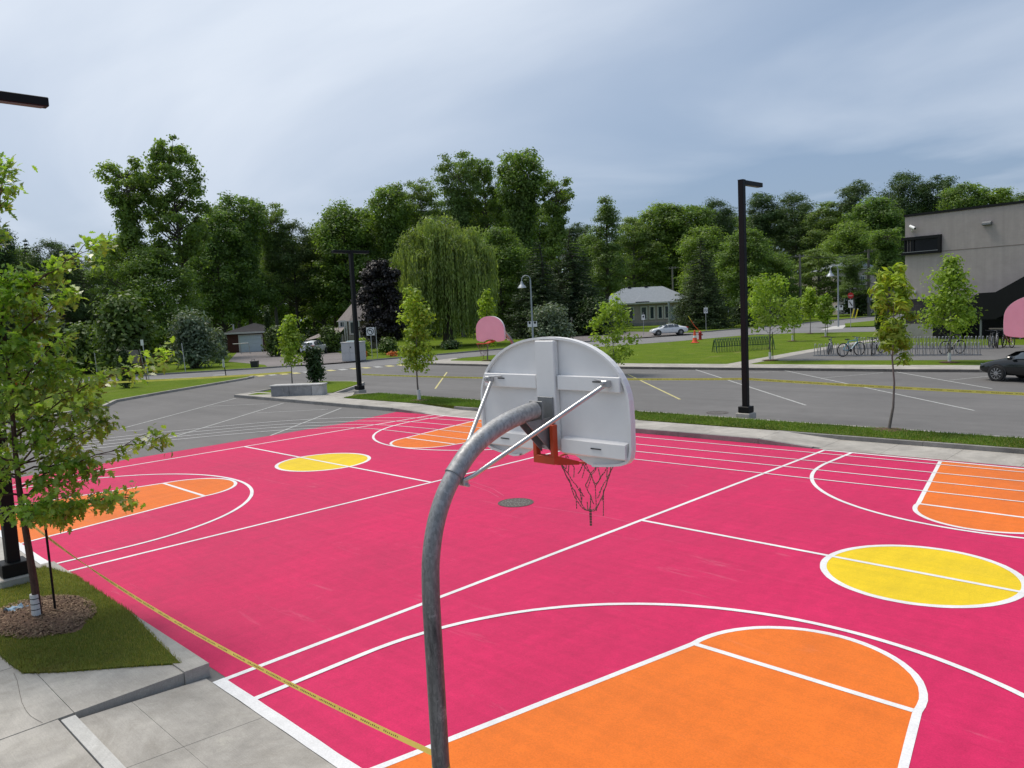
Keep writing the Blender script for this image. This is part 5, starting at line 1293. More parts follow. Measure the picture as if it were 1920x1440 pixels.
for i in range(44):
    o = obj('loop', lp, None, t, loc=(L*(i+.5)/44, 0, 0)); o.rotation_euler = (0, 0, .5 if i % 2 else -.5); o.scale = (1.2, 1.2, 1.15)
for z in (.45, 1.0):
    obj('rail', MB().tube([(0, -.26 if z < .6 else -.12, z), (L, -.26 if z < .6 else -.12, z)], .018, 6), 'rackgreen', t); obj('rail', MB().tube([(0, .26 if z < .6 else .12, z), (L, .26 if z < .6 else .12, z)], .018, 6), 'rackgreen', t)
for x in (0, L):
    obj('end_frame', MB().tube([(x, -.55, .0), (x, -.3, .6), (x, -.1, .98), (x, .1, .98), (x, .3, .6), (x, .55, 0)], .03, 7), 'rackgreen', t)
def bk(px, py, rz, fm, lab, tilt=.05, sc=1.12):
    p = S(px, py, .12); bicycle(lab, (*p, .13), rz, fm, tilt, sc)
bk(1556, 664, RZ+1.05, 'bikegrey', 'grey bicycle leftmost at the front rack')
bk(1596, 668, RZ+.28, 'bikeblue', 'light blue bicycle standing beside the front rack', .03, 1.22)
bk(1634, 666, RZ+1.15, 'bikeblack', 'black bicycle at the front rack left of the yellow-green sapling')
bk(1645, 663.5, RZ+.75, 'bikegrey', 'grey bicycle just behind the black one at the front rack')
bk(1785, 664, RZ+.25, 'bikeblack', 'black bicycle behind the wrapped sapling trunk at the front rack', .04, 1.15)
bk(1858, 652.5, RZ+1.2, 'bikeblack', 'leftmost black bicycle of the cluster by the pink backboard')
bk(1868, 652, RZ+1.1, 'bikegrey', 'grey bicycle second in the cluster by the pink backboard')
bk(1880, 651, RZ+1.0, 'bikeblack', 'third bicycle in the cluster by the pink backboard')
bk(1889, 651.5, RZ+1.4, 'bikered', 'dark red bicycle rightmost of the cluster by the pink backboard')

# ================================================================== VEGETATION
def unit(v):
    return v/(np.linalg.norm(v, axis=-1, keepdims=True)+1e-9)
def leaf_quads(c, r, cnt, L, Wd, g, up=.45, outw=.75, shell=.45, droop=0.0):
    """rhombic leaves spread through ellipsoidal clumps: returns (N*4,3)"""
    c = np.asarray(c, float); r = np.asarray(r, float); idx = np.repeat(np.arange(len(c)), cnt); n = len(idx)
    d = g.normal(size=(n, 3)); d *= np.minimum(1, 2.7/(np.linalg.norm(d, axis=1, keepdims=True)+1e-6)); p = c[idx]+d*.60*r[idx]; d = unit(d)
    nrm = unit(d*outw+np.array([0, 0, up])+g.normal(size=(n, 3))*.42)
    a = unit(np.cross(nrm, g.normal(size=(n, 3)))); a[:, 2] -= droop; a = unit(a); b = unit(np.cross(nrm, a))
    s = g.uniform(.6, 1.35, (n, 1)); l = a*L*.5*s; w = b*Wd*.5*s
    off = nrm*L*.10*s
    return np.stack([p-l, p+w+off, p+l, p-w+off], 1).reshape(-1, 3)
def trunk_mb(pts, rads, limbs, n=8):
    m = MB().tube(pts, rads, n)
    for q, rr in limbs:
        m.tube(q, rr, 5, caps=False)
    return m
def broad(g, H, R, base, ncl, nleaf, L, Wd, crown='round', tr=.016, flat=.62, csize=.24, core=.35):
    wob = np.cumsum(g.normal(0, .012*H, (7, 2)), 0)*.5
    zs = np.linspace(0, H*.9, 7); tp = [(wob[i, 0]*(i > 0), wob[i, 1]*(i > 0), z) for i, z in enumerate(zs)]
    tr_r = [H*tr*(1.25 if i == 0 else 1-.86*i/6) for i in range(7)]
    def trunk_at(z):
        f = min(max(z/(H*.9), 0), 1)*6; i = min(int(f), 5); return np.array(tp[i])*(1-(f-i))+np.array(tp[i+1])*(f-i)
    C, RR = [], []; limbs = []
    for k in range(ncl):
        u = (k+.5)/ncl
        t_ = base+(1-base)*(.06+.92*u)
        f = (t_-base)/(1-base)
        if crown == 'round':
            pr = math.sin(math.pi*min(1, .16+.80*f))**.7
        elif crown == 'column':
            pr = (1-f)**.45*(.55+.45*min(1, f*5))
        elif crown == 'cone':
            pr = (1-f)**.8*min(1, .5+f*4)
        else:
            pr = (.55+.45*math.sin(f*7+1.3))*math.sin(math.pi*min(1, .2+.74*f))**.6
        a = k*2.39996+g.normal(0, .4); rad = R*pr*(core+(1-core)*g.random()**.6)*(.82 if f > .2 else .9)
        cr = R*csize*g.uniform(.75, 1.3)*(1.0 if f < .85 else .8)
        b = trunk_at(t_*H); c = np.array([b[0]+rad*math.cos(a), b[1]+rad*math.sin(a), t_*H+g.normal(0, .02*H)])
        c[2] = min(c[2], H-cr*flat*.6)
        C.append(c); RR.append((cr, cr, cr*flat*g.uniform(.8, 1.2)))
        z0 = max(base*H*.8, c[2]-rad*g.uniform(.45, .9)); s0 = trunk_at(z0); mid = (s0+c)/2+np.array([0, 0, -.04*R])
        limbs.append(([tuple(s0), tuple(mid), tuple(c)], [H*tr*.34*(1-.6*f), H*tr*.20*(1-.6*f), H*tr*.06]))
    RR = np.array(RR); w = RR[:, 0]**2; cnt = np.maximum(8, (nleaf*w/w.sum()).astype(int))
    return trunk_mb(tp, tr_r, limbs), leaf_quads(C, RR, cnt, L, Wd, g)
def conifer(g, H, R, base, tiers, nleaf, L, Wd, style='pine'):
    tp = [(g.normal(0, .004*H)*i, g.normal(0, .004*H)*i, H*.97*i/6) for i in range(7)]; tr_r = [H*.015*(1-.9*i/6)+.02 for i in range(7)]
    C, RR, limbs = [], [], []
    for k in range(tiers):
        f = (k+.5)/tiers; z = H*(base+(1-base)*f)
        if style == 'spruce':
            rr = R*(1-f)**.85+.15; nb = max(4, int(9*(1-f)+3))
        else:
            rr = R*(math.sin(math.pi*min(1, .25+.72*f))**.8)*g.uniform(.6, 1.1)+.2; nb = g.integers(3, 6)
        for j in range(nb):
            a = 2*math.pi*(j+g.random()*.7)/nb+k*1.3; ln = rr*g.uniform(.7, 1.1)
            dz = -.28*ln if style == 'spruce' else .16*ln
            e = np.array([ln*math.cos(a), ln*math.sin(a), z+dz]); s0 = np.array([0, 0, z])
            limbs.append(([tuple(s0), tuple(e)], [.05+.004*H*(1-f), .02]))
            for q in (.35, .62, .9):
                cc = s0+(e-s0)*q; sz = ln*(.20 if style == 'spruce' else .26)
                C.append(cc); RR.append((sz*1.1, sz*1.1, sz*(.38 if style == 'spruce' else .34)))
    C.append(np.array([0, 0, H*.97])); RR.append((.25, .25, H*.03))
    RR = np.array(RR); w = RR[:, 0]**1.5; cnt = np.maximum(6, (nleaf*w/w.sum()).astype(int))
    return trunk_mb(tp, tr_r, limbs), leaf_quads(C, RR, cnt, L, Wd, g, up=.1 if style == 'spruce' else .2, droop=.35 if style == 'spruce' else -.35)

PROTO = {}
def proto(key, gen, leafm, barkm, H, R):
    tr, lv = gen
    PROTO[key] = (mesh('trunk', tr, barkm, True), quadmesh('crown', lv, 4, leafm), H, R)
G = lambda s: np.random.default_rng(s)
proto('maple1', broad(G(1), 24, 6.4, .18, 120, 30000, .42, .26, csize=.21, flat=.64), 'maple', 'bark', 24, 6.4)
proto('maple2', broad(G(2), 24, 6.4, .24, 110, 28000, .42, .26, 'wild', csize=.21, flat=.60), 'maple', 'bark', 24, 6.4)
proto('maple3', broad(G(3), 22, 6.8, .10, 130, 32000, .40, .24, csize=.21, flat=.62), 'maple', 'bark', 22, 6.8)
proto('ash1', broad(G(4), 24, 6.0, .32, 120, 19000, .36, .17, 'wild', csize=.17, flat=.45), 'ash', 'barkgrey', 24, 6.0)
proto('ash2', broad(G(5), 22, 5.4, .20, 110, 23000, .36, .19, 'round', csize=.20, flat=.5), 'ash', 'barkgrey', 22, 5.4)
proto('tall1', broad(G(16), 25, 6.0, .40, 120, 13500, .40, .25, 'wild', csize=.145, flat=.50), 'maple', 'bark', 25, 6.0)
proto('tall2', broad(G(27), 26, 5.5, .42, 110, 15500, .40, .25, 'round', csize=.155, flat=.55), 'maple', 'bark', 26, 5.5)
proto('slim', broad(G(8), 24, 3.6, .25, 90, 14000, .36, .18, 'column', csize=.28, flat=.5), 'ash', 'bark', 24, 3.6)
proto('pine1', broad(G(9), 24, 4.8, .22, 74, 21000, .50, .12, 'wild', csize=.24, flat=.62, tr=.014), 'pine', 'bark', 24, 4.8)
proto('pine2', broad(G(10), 24, 5.4, .32, 66, 20000, .50, .12, 'round', csize=.24, flat=.60, tr=.014), 'pine', 'bark', 24, 5.4)
proto('spruce1', conifer(G(11), 20, 4.4, .05, 34, 28000, .40, .11, 'spruce'), 'spruce', 'bark', 20, 4.4)
def plant_tree(key, label, p, h, r, rz, name='broadleaf_tree', group=None, z=.1):
    tm, cm, H, R = PROTO[key]
    t = thing(name, label, 'tree', (*p, z), rz, group); t.scale = (r/R, r/R, h/H)
    obj('trunk', tm, None, t); obj('crown', cm, None, t)
    return t
NM = dict(maple='broadleaf_tree', ash='broadleaf_tree', tall='broadleaf_tree', slim='broadleaf_tree', pine='pine_tree', spruce='spruce_tree')
row = [  # proto, column, row of the top, distance, crown width in photo pixels, label
    ('spruce1', -25, 425, 112, 90, 'dark conifer at the far left edge behind the young oak'), ('pine1', 22, 432, 118, 80, 'dark conifer behind the top twigs of the young oak'), ('spruce1', 62, 452, 122, 80, 'dark pointed conifer right of the oak top on the left'), ('pine2', 105, 455, 118, 90, 'dark pine above the leftmost street lamp'),
    ('spruce1', 150, 462, 122, 75, 'pointed spruce rising left of the tall pair of trees'), ('ash2', 205, 472, 128, 80, 'lower green tree just left of the tall pair of trees'),
    ('tall1', 262, 303, 104, 150, 'left one of the tall pair of trees, its crown spreading left'), ('tall2', 350, 265, 106, 128, 'tallest tree on the left, right one of the pair with bare trunks'),
    ('maple3', 300, 470, 100, 130, 'dense low green tree filling the foot of the tall pair'), ('maple1', 418, 398, 128, 110, 'green tree right of the tallest left tree'), ('maple2', 470, 372, 132, 105, 'tall tree rising above the red garage'), ('ash1', 517, 385, 136, 90, 'pale feathery tree right of the one above the garage'),
    ('pine2', 560, 420, 138, 90, 'dark tree in the dip of the wood left of the two-armed lamp post'), ('ash2', 605, 432, 140, 80, 'small pale tree above the grey house'), ('maple1', 655, 386, 134, 110, 'round green tree behind the two-armed lamp post'), ('tall2', 700, 392, 138, 90, 'tree between the two-armed lamp post and the willow'),
    ('maple2', 742, 352, 132, 100, 'tall dark tree rising behind the left side of the willow'), ('ash1', 798, 344, 136, 95, 'feathery tree rising behind the top of the willow'), ('ash1', 868, 291, 130, 115, 'tall pale airy tree behind the right side of the willow'), ('tall2', 918, 303, 134, 80, 'tall tree between the airy tree and the highest dark one'),
    ('maple2', 985, 288, 128, 112, 'tallest dark tree right of the willow'), ('tall1', 1055, 338, 126, 110, 'spreading dark tree left of the bungalow'), ('maple3', 945, 430, 118, 100, 'dark lower tree right of the willow behind the street lamp'), ('spruce1', 1012, 455, 112, 110, 'dark conifer behind the central goose-neck lamp'), ('spruce1', 1078, 430, 116, 120, 'broad dark conifer left of the bungalow roof'),
    ('slim', 1138, 374, 134, 60, 'slender tree with sky on both sides above the bungalow'), ('ash2', 1192, 412, 190, 90, 'tree right of the slender one above the bungalow roof'), ('maple1', 1245, 384, 196, 110, 'tree with a bare top twig above the bungalow'), ('maple2', 1300, 388, 198, 100, 'dense tree above the right end of the bungalow'), ('pine2', 1347, 377, 205, 70, 'dark flat-topped pine left of the right lamp post'),
    ('maple3', 1330, 428, 150, 100, 'bright green tree behind the spruce beside the bungalow'), ('spruce1', 1318, 448, 118, 92, 'dark spruce standing on the lawn beside the bungalow'), ('pine1', 1425, 366, 205, 80, 'pine whose top stands right of the lamp arm'), ('pine2', 1495, 366, 206, 85, 'second pine right of the lamp arm'), ('maple1', 1400, 432, 135, 92, 'light green tree behind the right-hand black lamp post'), ('maple3', 1452, 478, 140, 80, 'light green round tree right of the black lamp post'),
    ('ash2', 1550, 383, 200, 80, 'tree in the middle of the right-hand wood'), ('pine1', 1607, 342, 200, 75, 'dark pine standing high left of the school roof'), ('maple1', 1640, 372, 190, 100, 'bright green tree left of the school roof corner'), ('pine2', 1690, 328, 205, 88, 'highest dark pine above the school corner'), ('pine1', 1752, 334, 206, 80, 'second high pine above the school roof'), ('maple2', 1800, 350, 195, 90, 'green tree above the middle of the school roof'), ('maple1', 1865, 355, 198, 100, 'rounded tree above the wall lamp of the school'), ('pine2', 1915, 366, 205, 80, 'dark tree over the school roof at the right edge'), ('maple3', 1965, 350, 205, 110, 'tree beyond the right edge over the school roof'),
    ('ash2', 1535, 470, 158, 82, 'light green round tree behind the goose-neck lamp at the junction'), ('maple3', 1590, 420, 178, 95, 'tree behind the tall beige house'), ('tall1', 1665, 430, 150, 110, 'dark tree left of the school corner window'), ('ash1', 1600, 480, 152, 70, 'thin tree in front of the tall beige house'),
]
for i, (key, px, yt, d, wpx, lab) in enumerate(row):
    p = TP(px, d); h = HT(p, yt)*1.01
    plant_tree(key, lab, p, h, wpx/2*PXM(p)*(1.12 if key.startswith('tall') else 1.34), 1.7*i, NM[key.rstrip('123')], 'trees of the wood behind the street')
deep = [(-60, 440), (0, 470), (45, 465), (130, 480), (180, 490), (230, 455), (390, 440), (445, 425), (500, 430), (545, 445), (585, 455), (630, 440), (680, 420), (720, 410), (775, 400), (835, 380), (895, 370), (950, 370), (1020, 380), (1085, 420), (1110, 440), (1165, 450), (1215, 440), (1270, 430), (1325, 420), (1375, 400), (1405, 405), (1455, 395), (1520, 400), (1575, 400), (1625, 395), (1665, 385), (1720, 380), (1775, 385), (1830, 385), (1895, 385), (1940, 390)]
for i, (px, yt) in enumerate(deep):
    key = ('maple1', 'pine1', 'maple3', 'ash2', 'pine2', 'maple2')[i % 6]; d = (158 if px < 1120 else 225)+6*((i*7) % 4)
    p = TP(px, d); h = HT(p, yt)
    plant_tree(key, 'dark tree deep in the wood behind the front row', p, h, 52*PXM(p), 2.3*i, 'deep_wood_tree', 'dark trees deep in the wood')
# uncountable growth at the back and under the trees
C, RR = [], []
for i in range(420):
    px = -350+2700*i/420; d = (176 if px < 1130 else 250)+rng.uniform(-4, 10); p = TP(px, d)
    hh = rng.uniform(5, 13)
    for k in range(3):
        C.append((p[0]+rng.normal(0, 1), p[1]+rng.normal(0, 1), hh*(k+.5)/3)); RR.append((2.2, 2.2, hh*.26))
obj('far_wood', quadmesh('far_wood', leaf_quads(C, RR, np.full(len(C), 46), 1.0, .62, G(50)), 4, 'maple'), None, kind='stuff', label='dense dark wood closing the view behind the trees', cat='wood')
C, RR = [], []
for i in range(260):
    px = -120+1290*i/260+rng.uniform(-4, 4); d = (136 if px > 380 else 112)+rng.uniform(-3, 10); p = TP(px, d)
    hh = rng.uniform(1.2, 3.6); C.append((*p, hh*.5)); RR.append((1.6, 1.6, hh*.55))
for i in range(150):
    px = 1120+900*i/150+rng.uniform(-4, 4); d = 208+rng.uniform(-5, 10); p = TP(px, d)
    hh = rng.uniform(2, 5); C.append((*p, hh*.5)); RR.append((2.2, 2.2, hh*.55))
obj('undergrowth', quadmesh('undergrowth', leaf_quads(C, RR, np.full(len(C), 90), .6, .36, G(51)), 4, 'darkbush'), None, kind='stuff', label='dark undergrowth at the foot of the wood', cat='undergrowth')

# weeping willow
def willow():
    g = G(60); p = TP(838, 97); q = PXM(p); H = HT(p, 384); R = 100*q
    t = thing('willow_tree', 'big weeping willow with hanging pale green branches', 'tree', (*p, .1), 0)
    heads = []; limbs = []
    for k in range(64):
        f = g.random()**.7; a = k*2.4+g.normal(0, .2); rr = R*.86*math.sqrt(1-(1-min(1, (k+6)/64))**2)*g.uniform(.55, 1.0) if k else 0
        z = H*(.98-.44*(rr/R)**1.7)*(g.uniform(.90, 1.0) if k % 3 else g.uniform(.62, .85))
        heads.append((rr*math.cos(a), rr*math.sin(a), z))
        s0 = (0, 0, H*.25+.35*z*.5)
        limbs.append(([s0, (rr*.5*math.cos(a), rr*.5*math.sin(a), z*.92), heads[-1]], [.22, .12, .04]))
    V = []
    for hx, hy, hz in heads:
        out_r = math.hypot(hx, hy)
        for s in range(30):
            a = g.uniform(0, 2*math.pi); sp_ = R*.22*math.sqrt(g.random()); x0, y0 = hx+sp_*math.cos(a), hy+sp_*math.sin(a)
            z0 = hz-sp_*.55+g.normal(0, .25); ln = min(z0-.8, g.uniform(.30, .86)*hz)
            n = int(ln/.34)+2
            tt = np.linspace(0, 1, n)[:, None]
            P_ = np.concatenate([x0+sp_*.25*math.cos(a)*np.sqrt(tt)+.15*np.sin(tt*3+a), y0+sp_*.25*math.sin(a)*np.sqrt(tt)+.15*np.cos(tt*4+a), z0-ln*tt**1.15], 1)
            ax = unit(np.c_[g.normal(0, .25, n), g.normal(0, .25, n), -np.ones(n)]); b = unit(np.cross(ax, g.normal(size=(n, 3))))
            P_ = P_+g.normal(0, .06, (n, 3))
            V.append(np.stack([P_-ax*.26, P_+b*.075, P_+ax*.30, P_-b*.075], 1).reshape(-1, 3))
        c = [(hx, hy, hz-.2)]
        V.append(leaf_quads(c, [(R*.17, R*.17, .55)], [110], .42, .12, g, up=.4, droop=.5))
    obj('trunk', trunk_mb([(0, 0, 0), (.2, 0, H*.15), (0, .1, H*.35), (0, 0, H*.6)], [.75, .6, .45, .2], limbs), 'bark', t, smooth=True)
    obj('crown', quadmesh('crown', np.concatenate(V), 4, 'willow'), None, t)
willow()
# purple-leaved tree
p = TP(716, 92); H_ = HT(p, 486); tr, lv = broad(G(61), H_, 44*PXM(p), .10, 60, 15000, .34, .22, csize=.25)
t = thing('purple_tree', 'dark purple-leaved tree beside the grey house', 'tree', (*p, .1)); obj('trunk', tr, 'bark', t); obj('crown', quadmesh('crown', lv, 4, 'purple'), None, t)

# shrubs and bushes
def shrub(label, p, h, r, mat, seed, n=2600, L=.2, Wd=.12, name='shrub', ncl=26, stems=True, shape=1.0, group=None, z=.11):
    g = G(seed); t = thing(name, label, 'shrub', (*p, z), 0, group)
    C, RR, limbs = [], [], []
    for k in range(ncl):
        f = (k+.5)/ncl; a = k*2.4; rr = r*.72*math.sqrt(g.random())*(1-.55*f**2*shape); zc = h*(.16+.74*f)
        C.append((rr*math.cos(a), rr*math.sin(a), zc)); RR.append((r*.36, r*.36, h*.15)); limbs.append(([(rr*.2*math.cos(a), rr*.2*math.sin(a), 0), (rr*.6*math.cos(a), rr*.6*math.sin(a), zc*.6), C[-1]], [.03, .02, .01]))
    m = MB()
    for q_, r2 in limbs:
        m.tube(q_, [x*max(1, h/2) for x in r2], 5, caps=False)
    s = obj('stem', m, 'bark', t); s['kind'] = 'stuff'
    obj('foliage', quadmesh('foliage', leaf_quads(C, RR, np.full(ncl, n//ncl), L, Wd, g), 4, mat), None, t)
    return t
def sh(label, px, pb, ptop, wpx, mat, seed, **k):
    p = S(px, pb, .12); shrub(label, p, HT(p, ptop), wpx/2*PXM(p), mat, seed, **k)
sh('silvery green shrub beside the red garage', 365, 690, 588, 105, 'silver', 70, n=5200, L=.42, Wd=.16, ncl=40)
sh('smaller silvery bush just left of the red garage', 408, 680, 620, 45, 'silver', 71, n=2200, L=.36, Wd=.14)
sh('small dark conifer shrub on the grass island', 237, 727, 655, 36, 'darkbush', 72, n=3600, L=.22, Wd=.07, shape=1.5)
sh('upright dark shrub behind the concrete bench', 591, 719, 652, 36, 'darkbush', 73, n=2800, L=.22, Wd=.10, shape=.2)
sh('round grey-green bush right of the central street lamp', 1032, 640, 574, 92, 'silver', 74, n=4600, L=.40, Wd=.18, ncl=36, shape=.8)
sh('dark hedge bush beside the garage door', 520, 668, 617, 44, 'bush', 75, n=2600, L=.3, Wd=.2, shape=.6)
sh('tall narrow cedar left of the sapling by the garage', 506, 662, 580, 15, 'darkbush', 76, n=2400, L=.3, Wd=.12, shape=.4)
sh('green bush left of the white hatchback', 560, 662, 628, 40, 'bush', 77, n=2200, L=.3, Wd=.2)
sh('leafy shrub overhanging the porch of the grey house', 618, 661, 615, 46, 'bush', 78, n=2800, L=.3, Wd=.2)
sh('bright bush left of the turn sign in the flower bed', 682, 667, 637, 30, 'lime', 79, n=1600, L=.22, Wd=.14)
sh('green bush right of the turn sign in the flower bed', 728, 664, 636, 44, 'bush', 80, n=2000, L=.24, Wd=.14)
sh('low orange flowers under the turn sign', 683, 672, 660, 16, 'flower', 81, n=160, L=.16, Wd=.14, name='flower_clump')
sh('orange and green flowers right of the turn sign', 735, 668, 660, 30, 'flower', 82, n=160, L=.16, Wd=.14, name='flower_clump')
sh('low dark bush on the lawn under the willow', 845, 655, 640, 46, 'darkbush', 83, n=1500, L=.26, Wd=.14)
sh('rounded bush at the wood edge left of the tall pair', 165, 700, 612, 86, 'bush', 84, n=5200, L=.42, Wd=.24, ncl=40)
sh('dense dark bush behind the signboard', 240, 700, 560, 120, 'bush', 85, n=7000, L=.46, Wd=.26, ncl=56)
sh('dark bush at the far left behind the street lamp', 95, 700, 600, 110, 'darkbush', 86, n=5000, L=.42, Wd=.24, ncl=40)
sh('narrow dark cedar in front of the school corner', 1649, 625, 562, 17, 'darkbush', 87, n=2400, L=.34, Wd=.14, shape=.4)
sh('green bush under the trees right of the spruce', 1400, 612, 560, 70, 'darkbush', 88, n=3000, L=.4, Wd=.22)
sh('dark bush under the light green tree by the utility pole', 1470, 606, 560, 70, 'bush', 89, n=2600, L=.45, Wd=.24)
sh('dark bush in front of the tall beige house', 1610, 592, 545, 66, 'darkbush', 90, n=2600, L=.5, Wd=.26)
sh('dark shrub at the left end of the bungalow', 1118, 628, 560, 76, 'darkbush', 91, n=4200, L=.42, Wd=.2)

# saplings on the lots and lawns
def sapling(label, px, pb, ptop, wpx, fol, crown, seed, mat='lime', n=1900, L=.17, Wd=.10, stake=False, guard=False, ncl=30, csize=.30, core=.25, mulch=True, z=.12, flat=.7):
    g = G(seed); p = S(px, pb, z); h = HT(p, ptop)-z; q = PXM(p); r = wpx/2*q*1.10; L *= 1.05; Wd *= 1.1; n = int(n*.9)
    t = thing('sapling', label, 'tree', (*p, z), 0, 'young trees planted on the lots and lawns')
    tr, lv = broad(g, h, r, fol, ncl, n, L, Wd, crown, tr=.0085, csize=csize, core=core, flat=flat)
    obj('trunk', tr, 'barkgrey', t); obj('crown', quadmesh('crown', lv, 4, mat), None, t)
    if guard:
        obj('trunk_guard', MB().tube([(0, 0, 0), (0, 0, .55)], .085, 10), 'guard', t)
    if stake:
        for s in (.25,):
            obj('stake', MB().tube([(s, -.1, 0), (s-.02, -.1, 1.9)], .022, 6), 'black', t)
    if mulch:
        m = MB(); k = 22
        ring = [(.55*(1+.1*math.sin(3*i))*math.cos(2*math.pi*i/k), .4*(1+.1*math.cos(5*i))*math.sin(2*math.pi*i/k), .04) for i in range(k)]
        obj('mulch_ring', m.add([(0, 0, .09)]+ring, [(0, 1+i, 1+(i+1) % k) for i in range(k)]), 'mulch', t)
    return t
sapling('narrow sapling on the grass island behind the concrete bench', 548, 722, 591, 60, .30, 'cone', 100, 'lime', 1900, .20, .12)
sapling('dense columnar sapling on the strip behind the court, left of the nearest backboard', 786, 752, 538, 66, .22, 'column', 101, 'lime', 3000, .17, .11, csize=.34, guard=True)
sapling('narrow sapling behind the far pink backboard', 914, 676, 544, 40, .22, 'column', 102, 'lime', 1900, .24, .14)
sapling('bright yellow-green sapling just right of the nearest backboard', 1152, 700, 556, 92, .12, 'round', 103, 'lime', 2400, .18, .12, csize=.22, core=.2)
sapling('spreading sapling right of the tall black lamp post by the footpath', 1444, 676, 513, 108, .34, 'round', 104, 'lime', 2800, .20, .12, stake=True, guard=True, csize=.22)
sapling('thin young tree on the lawn behind the footpath sapling', 1486, 640, 560, 42, .35, 'wild', 105, 'lime', 1100, .24, .15, stake=True, guard=True)
sapling('young tree by the junction, left of a pair', 1519, 626, 540, 46, .35, 'cone', 106, 'lime', 1500, .28, .17)
sapling('young tree by the junction, right of a pair', 1548, 632, 553, 36, .33, 'column', 107, 'lime', 1300, .25, .15, stake=True, guard=True)
sapling('sapling with drooping yellow-green leaves on the strip at the right', 1666, 808, 500, 112, .42, 'round', 108, 'lime', 1700, .22, .075, csize=.20, core=.1, guard=False, ncl=22)
sapling('fuller green sapling with wrapped trunk in front of the school', 1780, 680, 483, 108, .28, 'cone', 109, 'lime', 4200, .19, .12, guard=True, csize=.30)

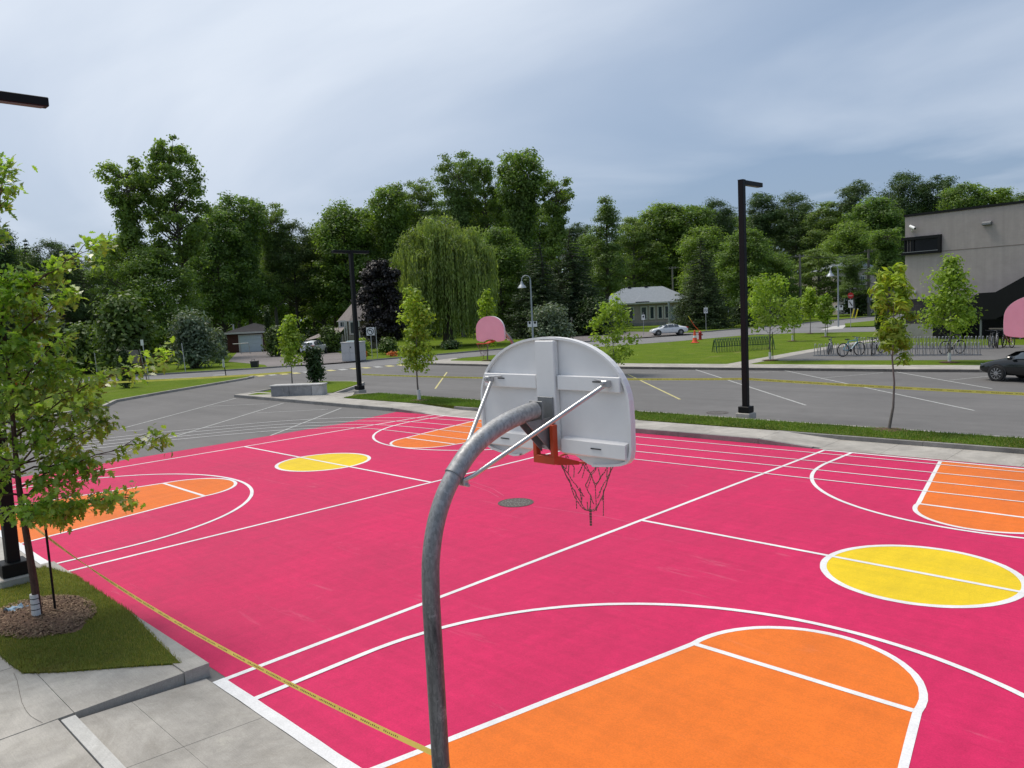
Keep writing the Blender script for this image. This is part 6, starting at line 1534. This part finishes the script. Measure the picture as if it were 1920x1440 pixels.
# the young oak at the left
OAKLEAF = [(0, 0), (.05, .10), (.22, .14), (.12, .24), (.34, .40), (.16, .44), (.30, .66), (.10, .68), (.13, .86), (0, 1.0), (-.13, .86), (-.10, .68), (-.30, .66), (-.16, .44), (-.34, .40), (-.12, .24), (-.22, .14), (-.05, .10)]
def oak():
    g = G(120); t = thing('young_oak', 'young oak with lobed leaves in the mulch bed at the left', 'tree', (*TREE, .2), 0)
    H = 5.35
    rgt = np.array([RGT[0], RGT[1], 0]); rgt /= np.linalg.norm(rgt); fw = np.array([-rgt[1], rgt[0], 0])
    tz = np.linspace(0, H, 12); tp = [(-.035*z*rgt[0]*.4+.02*math.sin(z*2.1), -.035*z*rgt[1]*.4+.02*math.cos(z*1.7), z) for z in tz]
    m = MB().tube(tp, [.056-.0042*i for i in range(12)], 12)
    def tat(z):
        f = min(z/H, 1)*11; i = min(int(f), 10); return np.array(tp[i])*(1-f+i)+np.array(tp[i+1])*(f-i)
    Lp, La, Ln, Ls = [], [], [], []
    def spray(p, d, k, size=1.0):
        d = unit(d)
        for _ in range(k):
            a = unit(d*.5+g.normal(size=3)*.75+np.array([0, 0, -.28])); nrm = unit(np.array([0, 0, 1.0])+g.normal(size=3)*.55); nrm = unit(nrm-a*np.dot(nrm, a))
            Lp.append(p+g.normal(0, .06, 3)); La.append(a); Ln.append(nrm); Ls.append(g.uniform(.075, .15)*size)
    def branch(z0, e, r0, dens=1.0):
        s = tat(z0); e = np.array(e); n = 9; pts = []
        sag = g.uniform(-.05, .10)
        for i in range(n+1):
            f = i/n; p = s+(e-s)*f+np.array([0, 0, sag*math.sin(math.pi*f)*np.linalg.norm(e-s)])+(g.normal(0, .018, 3) if 0 < i else 0)
            pts.append(p)
        m.tube([tuple(p) for p in pts], [r0*(1-.8*i/n) for i in range(n+1)], 6, caps=False)
        dr = e-s; L = np.linalg.norm(dr)
        for i in range(2, n+1):
            for k in range(2 if i < n else 3):
                f = i/n
                if g.random() > .88*dens:
                    continue
                dd = unit(unit(dr)*.6+unit(np.cross(dr, [0, 0, 1]))*g.choice([-1, 1])*g.uniform(.3, 1)+g.normal(0, .25, 3)); ln = L*g.uniform(.10, .28)*(1.1-.4*f)
                q = pts[i]+dd*ln; m.tube([tuple(pts[i]), tuple((pts[i]+q)/2+np.array([0, 0, .02])), tuple(q)], [.006, .005, .003], 5, caps=False)
                spray(q, dd, int(g.integers(6, 11)*dens)); spray((pts[i]+q)/2, dd, int(g.integers(2, 5)*dens))
        spray(pts[-1], dr, int(9*dens))
    for k in range(36):
        f = (k+.5)/36; z0 = 1.35+3.6*f; a = k*2.39996+.6; ln = (1.25-.85*f)*g.uniform(.7, 1.1)
        d = rgt*math.cos(a)+fw*math.sin(a)
        branch(z0, tat(z0)+d*ln+np.array([0, 0, ln*g.uniform(.1, .45)]), .017*(1.1-.6*f))
    for rx, fy, zz, z0 in ((1.42, .15, 5.25, 4.3), (1.05, -.2, 4.55, 3.9), (2.05, .1, 3.62, 3.0), (1.2, -.3, 3.0, 2.2), (1.92, .2, 2.45, 2.1), (1.15, .2, 1.62, 1.5), (.75, .3, 5.0, 4.4), (.75, -.2, 1.55, 1.5), (1.0, .5, 3.3, 2.6), (1.1, -.1, 2.15, 1.8), (1.1, .5, 2.75, 2.2), (1.0, -.5, 3.9, 3.1), (.9, -.6, 1.85, 1.6), (.30, -.1, 6.25, 4.9), (.05, .2, 6.1, 5.0)):
        branch(z0, tat(z0)*[1, 1, 0]+rgt*rx+fw*fy+np.array([0, 0, zz]), .015, 1.05)
    P, A, N_, S_ = map(np.array, (Lp, La, Ln, Ls)); B = np.cross(A, N_)
    K_ = np.array(OAKLEAF); fold = np.abs(K_[:, 0])*.35
    V = P[:, None]+(A[:, None]*K_[None, :, 1:2]+B[:, None]*K_[None, :, 0:1]+N_[:, None]*(fold[None, :, None]-.16*K_[None, :, 1:2]**2))*S_[:, None, None]
    obj('trunk', m, 'barkred', t, smooth=True)
    obj('foliage', quadmesh('foliage', V.reshape(-1, 3), len(K_), 'oak'), None, t)
    obj('trunk_guard', MB().tube([(0, 0, .02), (0, 0, .34)], .066, 14), 'guard', t)
    for z in (.12, .2, .28):
        obj('guard_slot', MB().lathe([(.0665, -.006), (.0672, 0), (.0665, .006)], (0, 0, z), 18), 'slot', t)
    print('oak leaves', len(P))
oak()
p = S(104, 1146, .19)
t = thing('tree_stake', 'thin black stake standing in the mulch beside the young oak', 'stake', (*p, .19), 0)
obj('rod', MB().tube([(0, 0, -.05), (-.012, -.012, 1.46)], .017, 10), 'black', t); obj('tip', MB().lathe([(.017, 0), (.012, .02), (.004, .028)], (-.012, -.012, 1.46), 10), 'black', t)
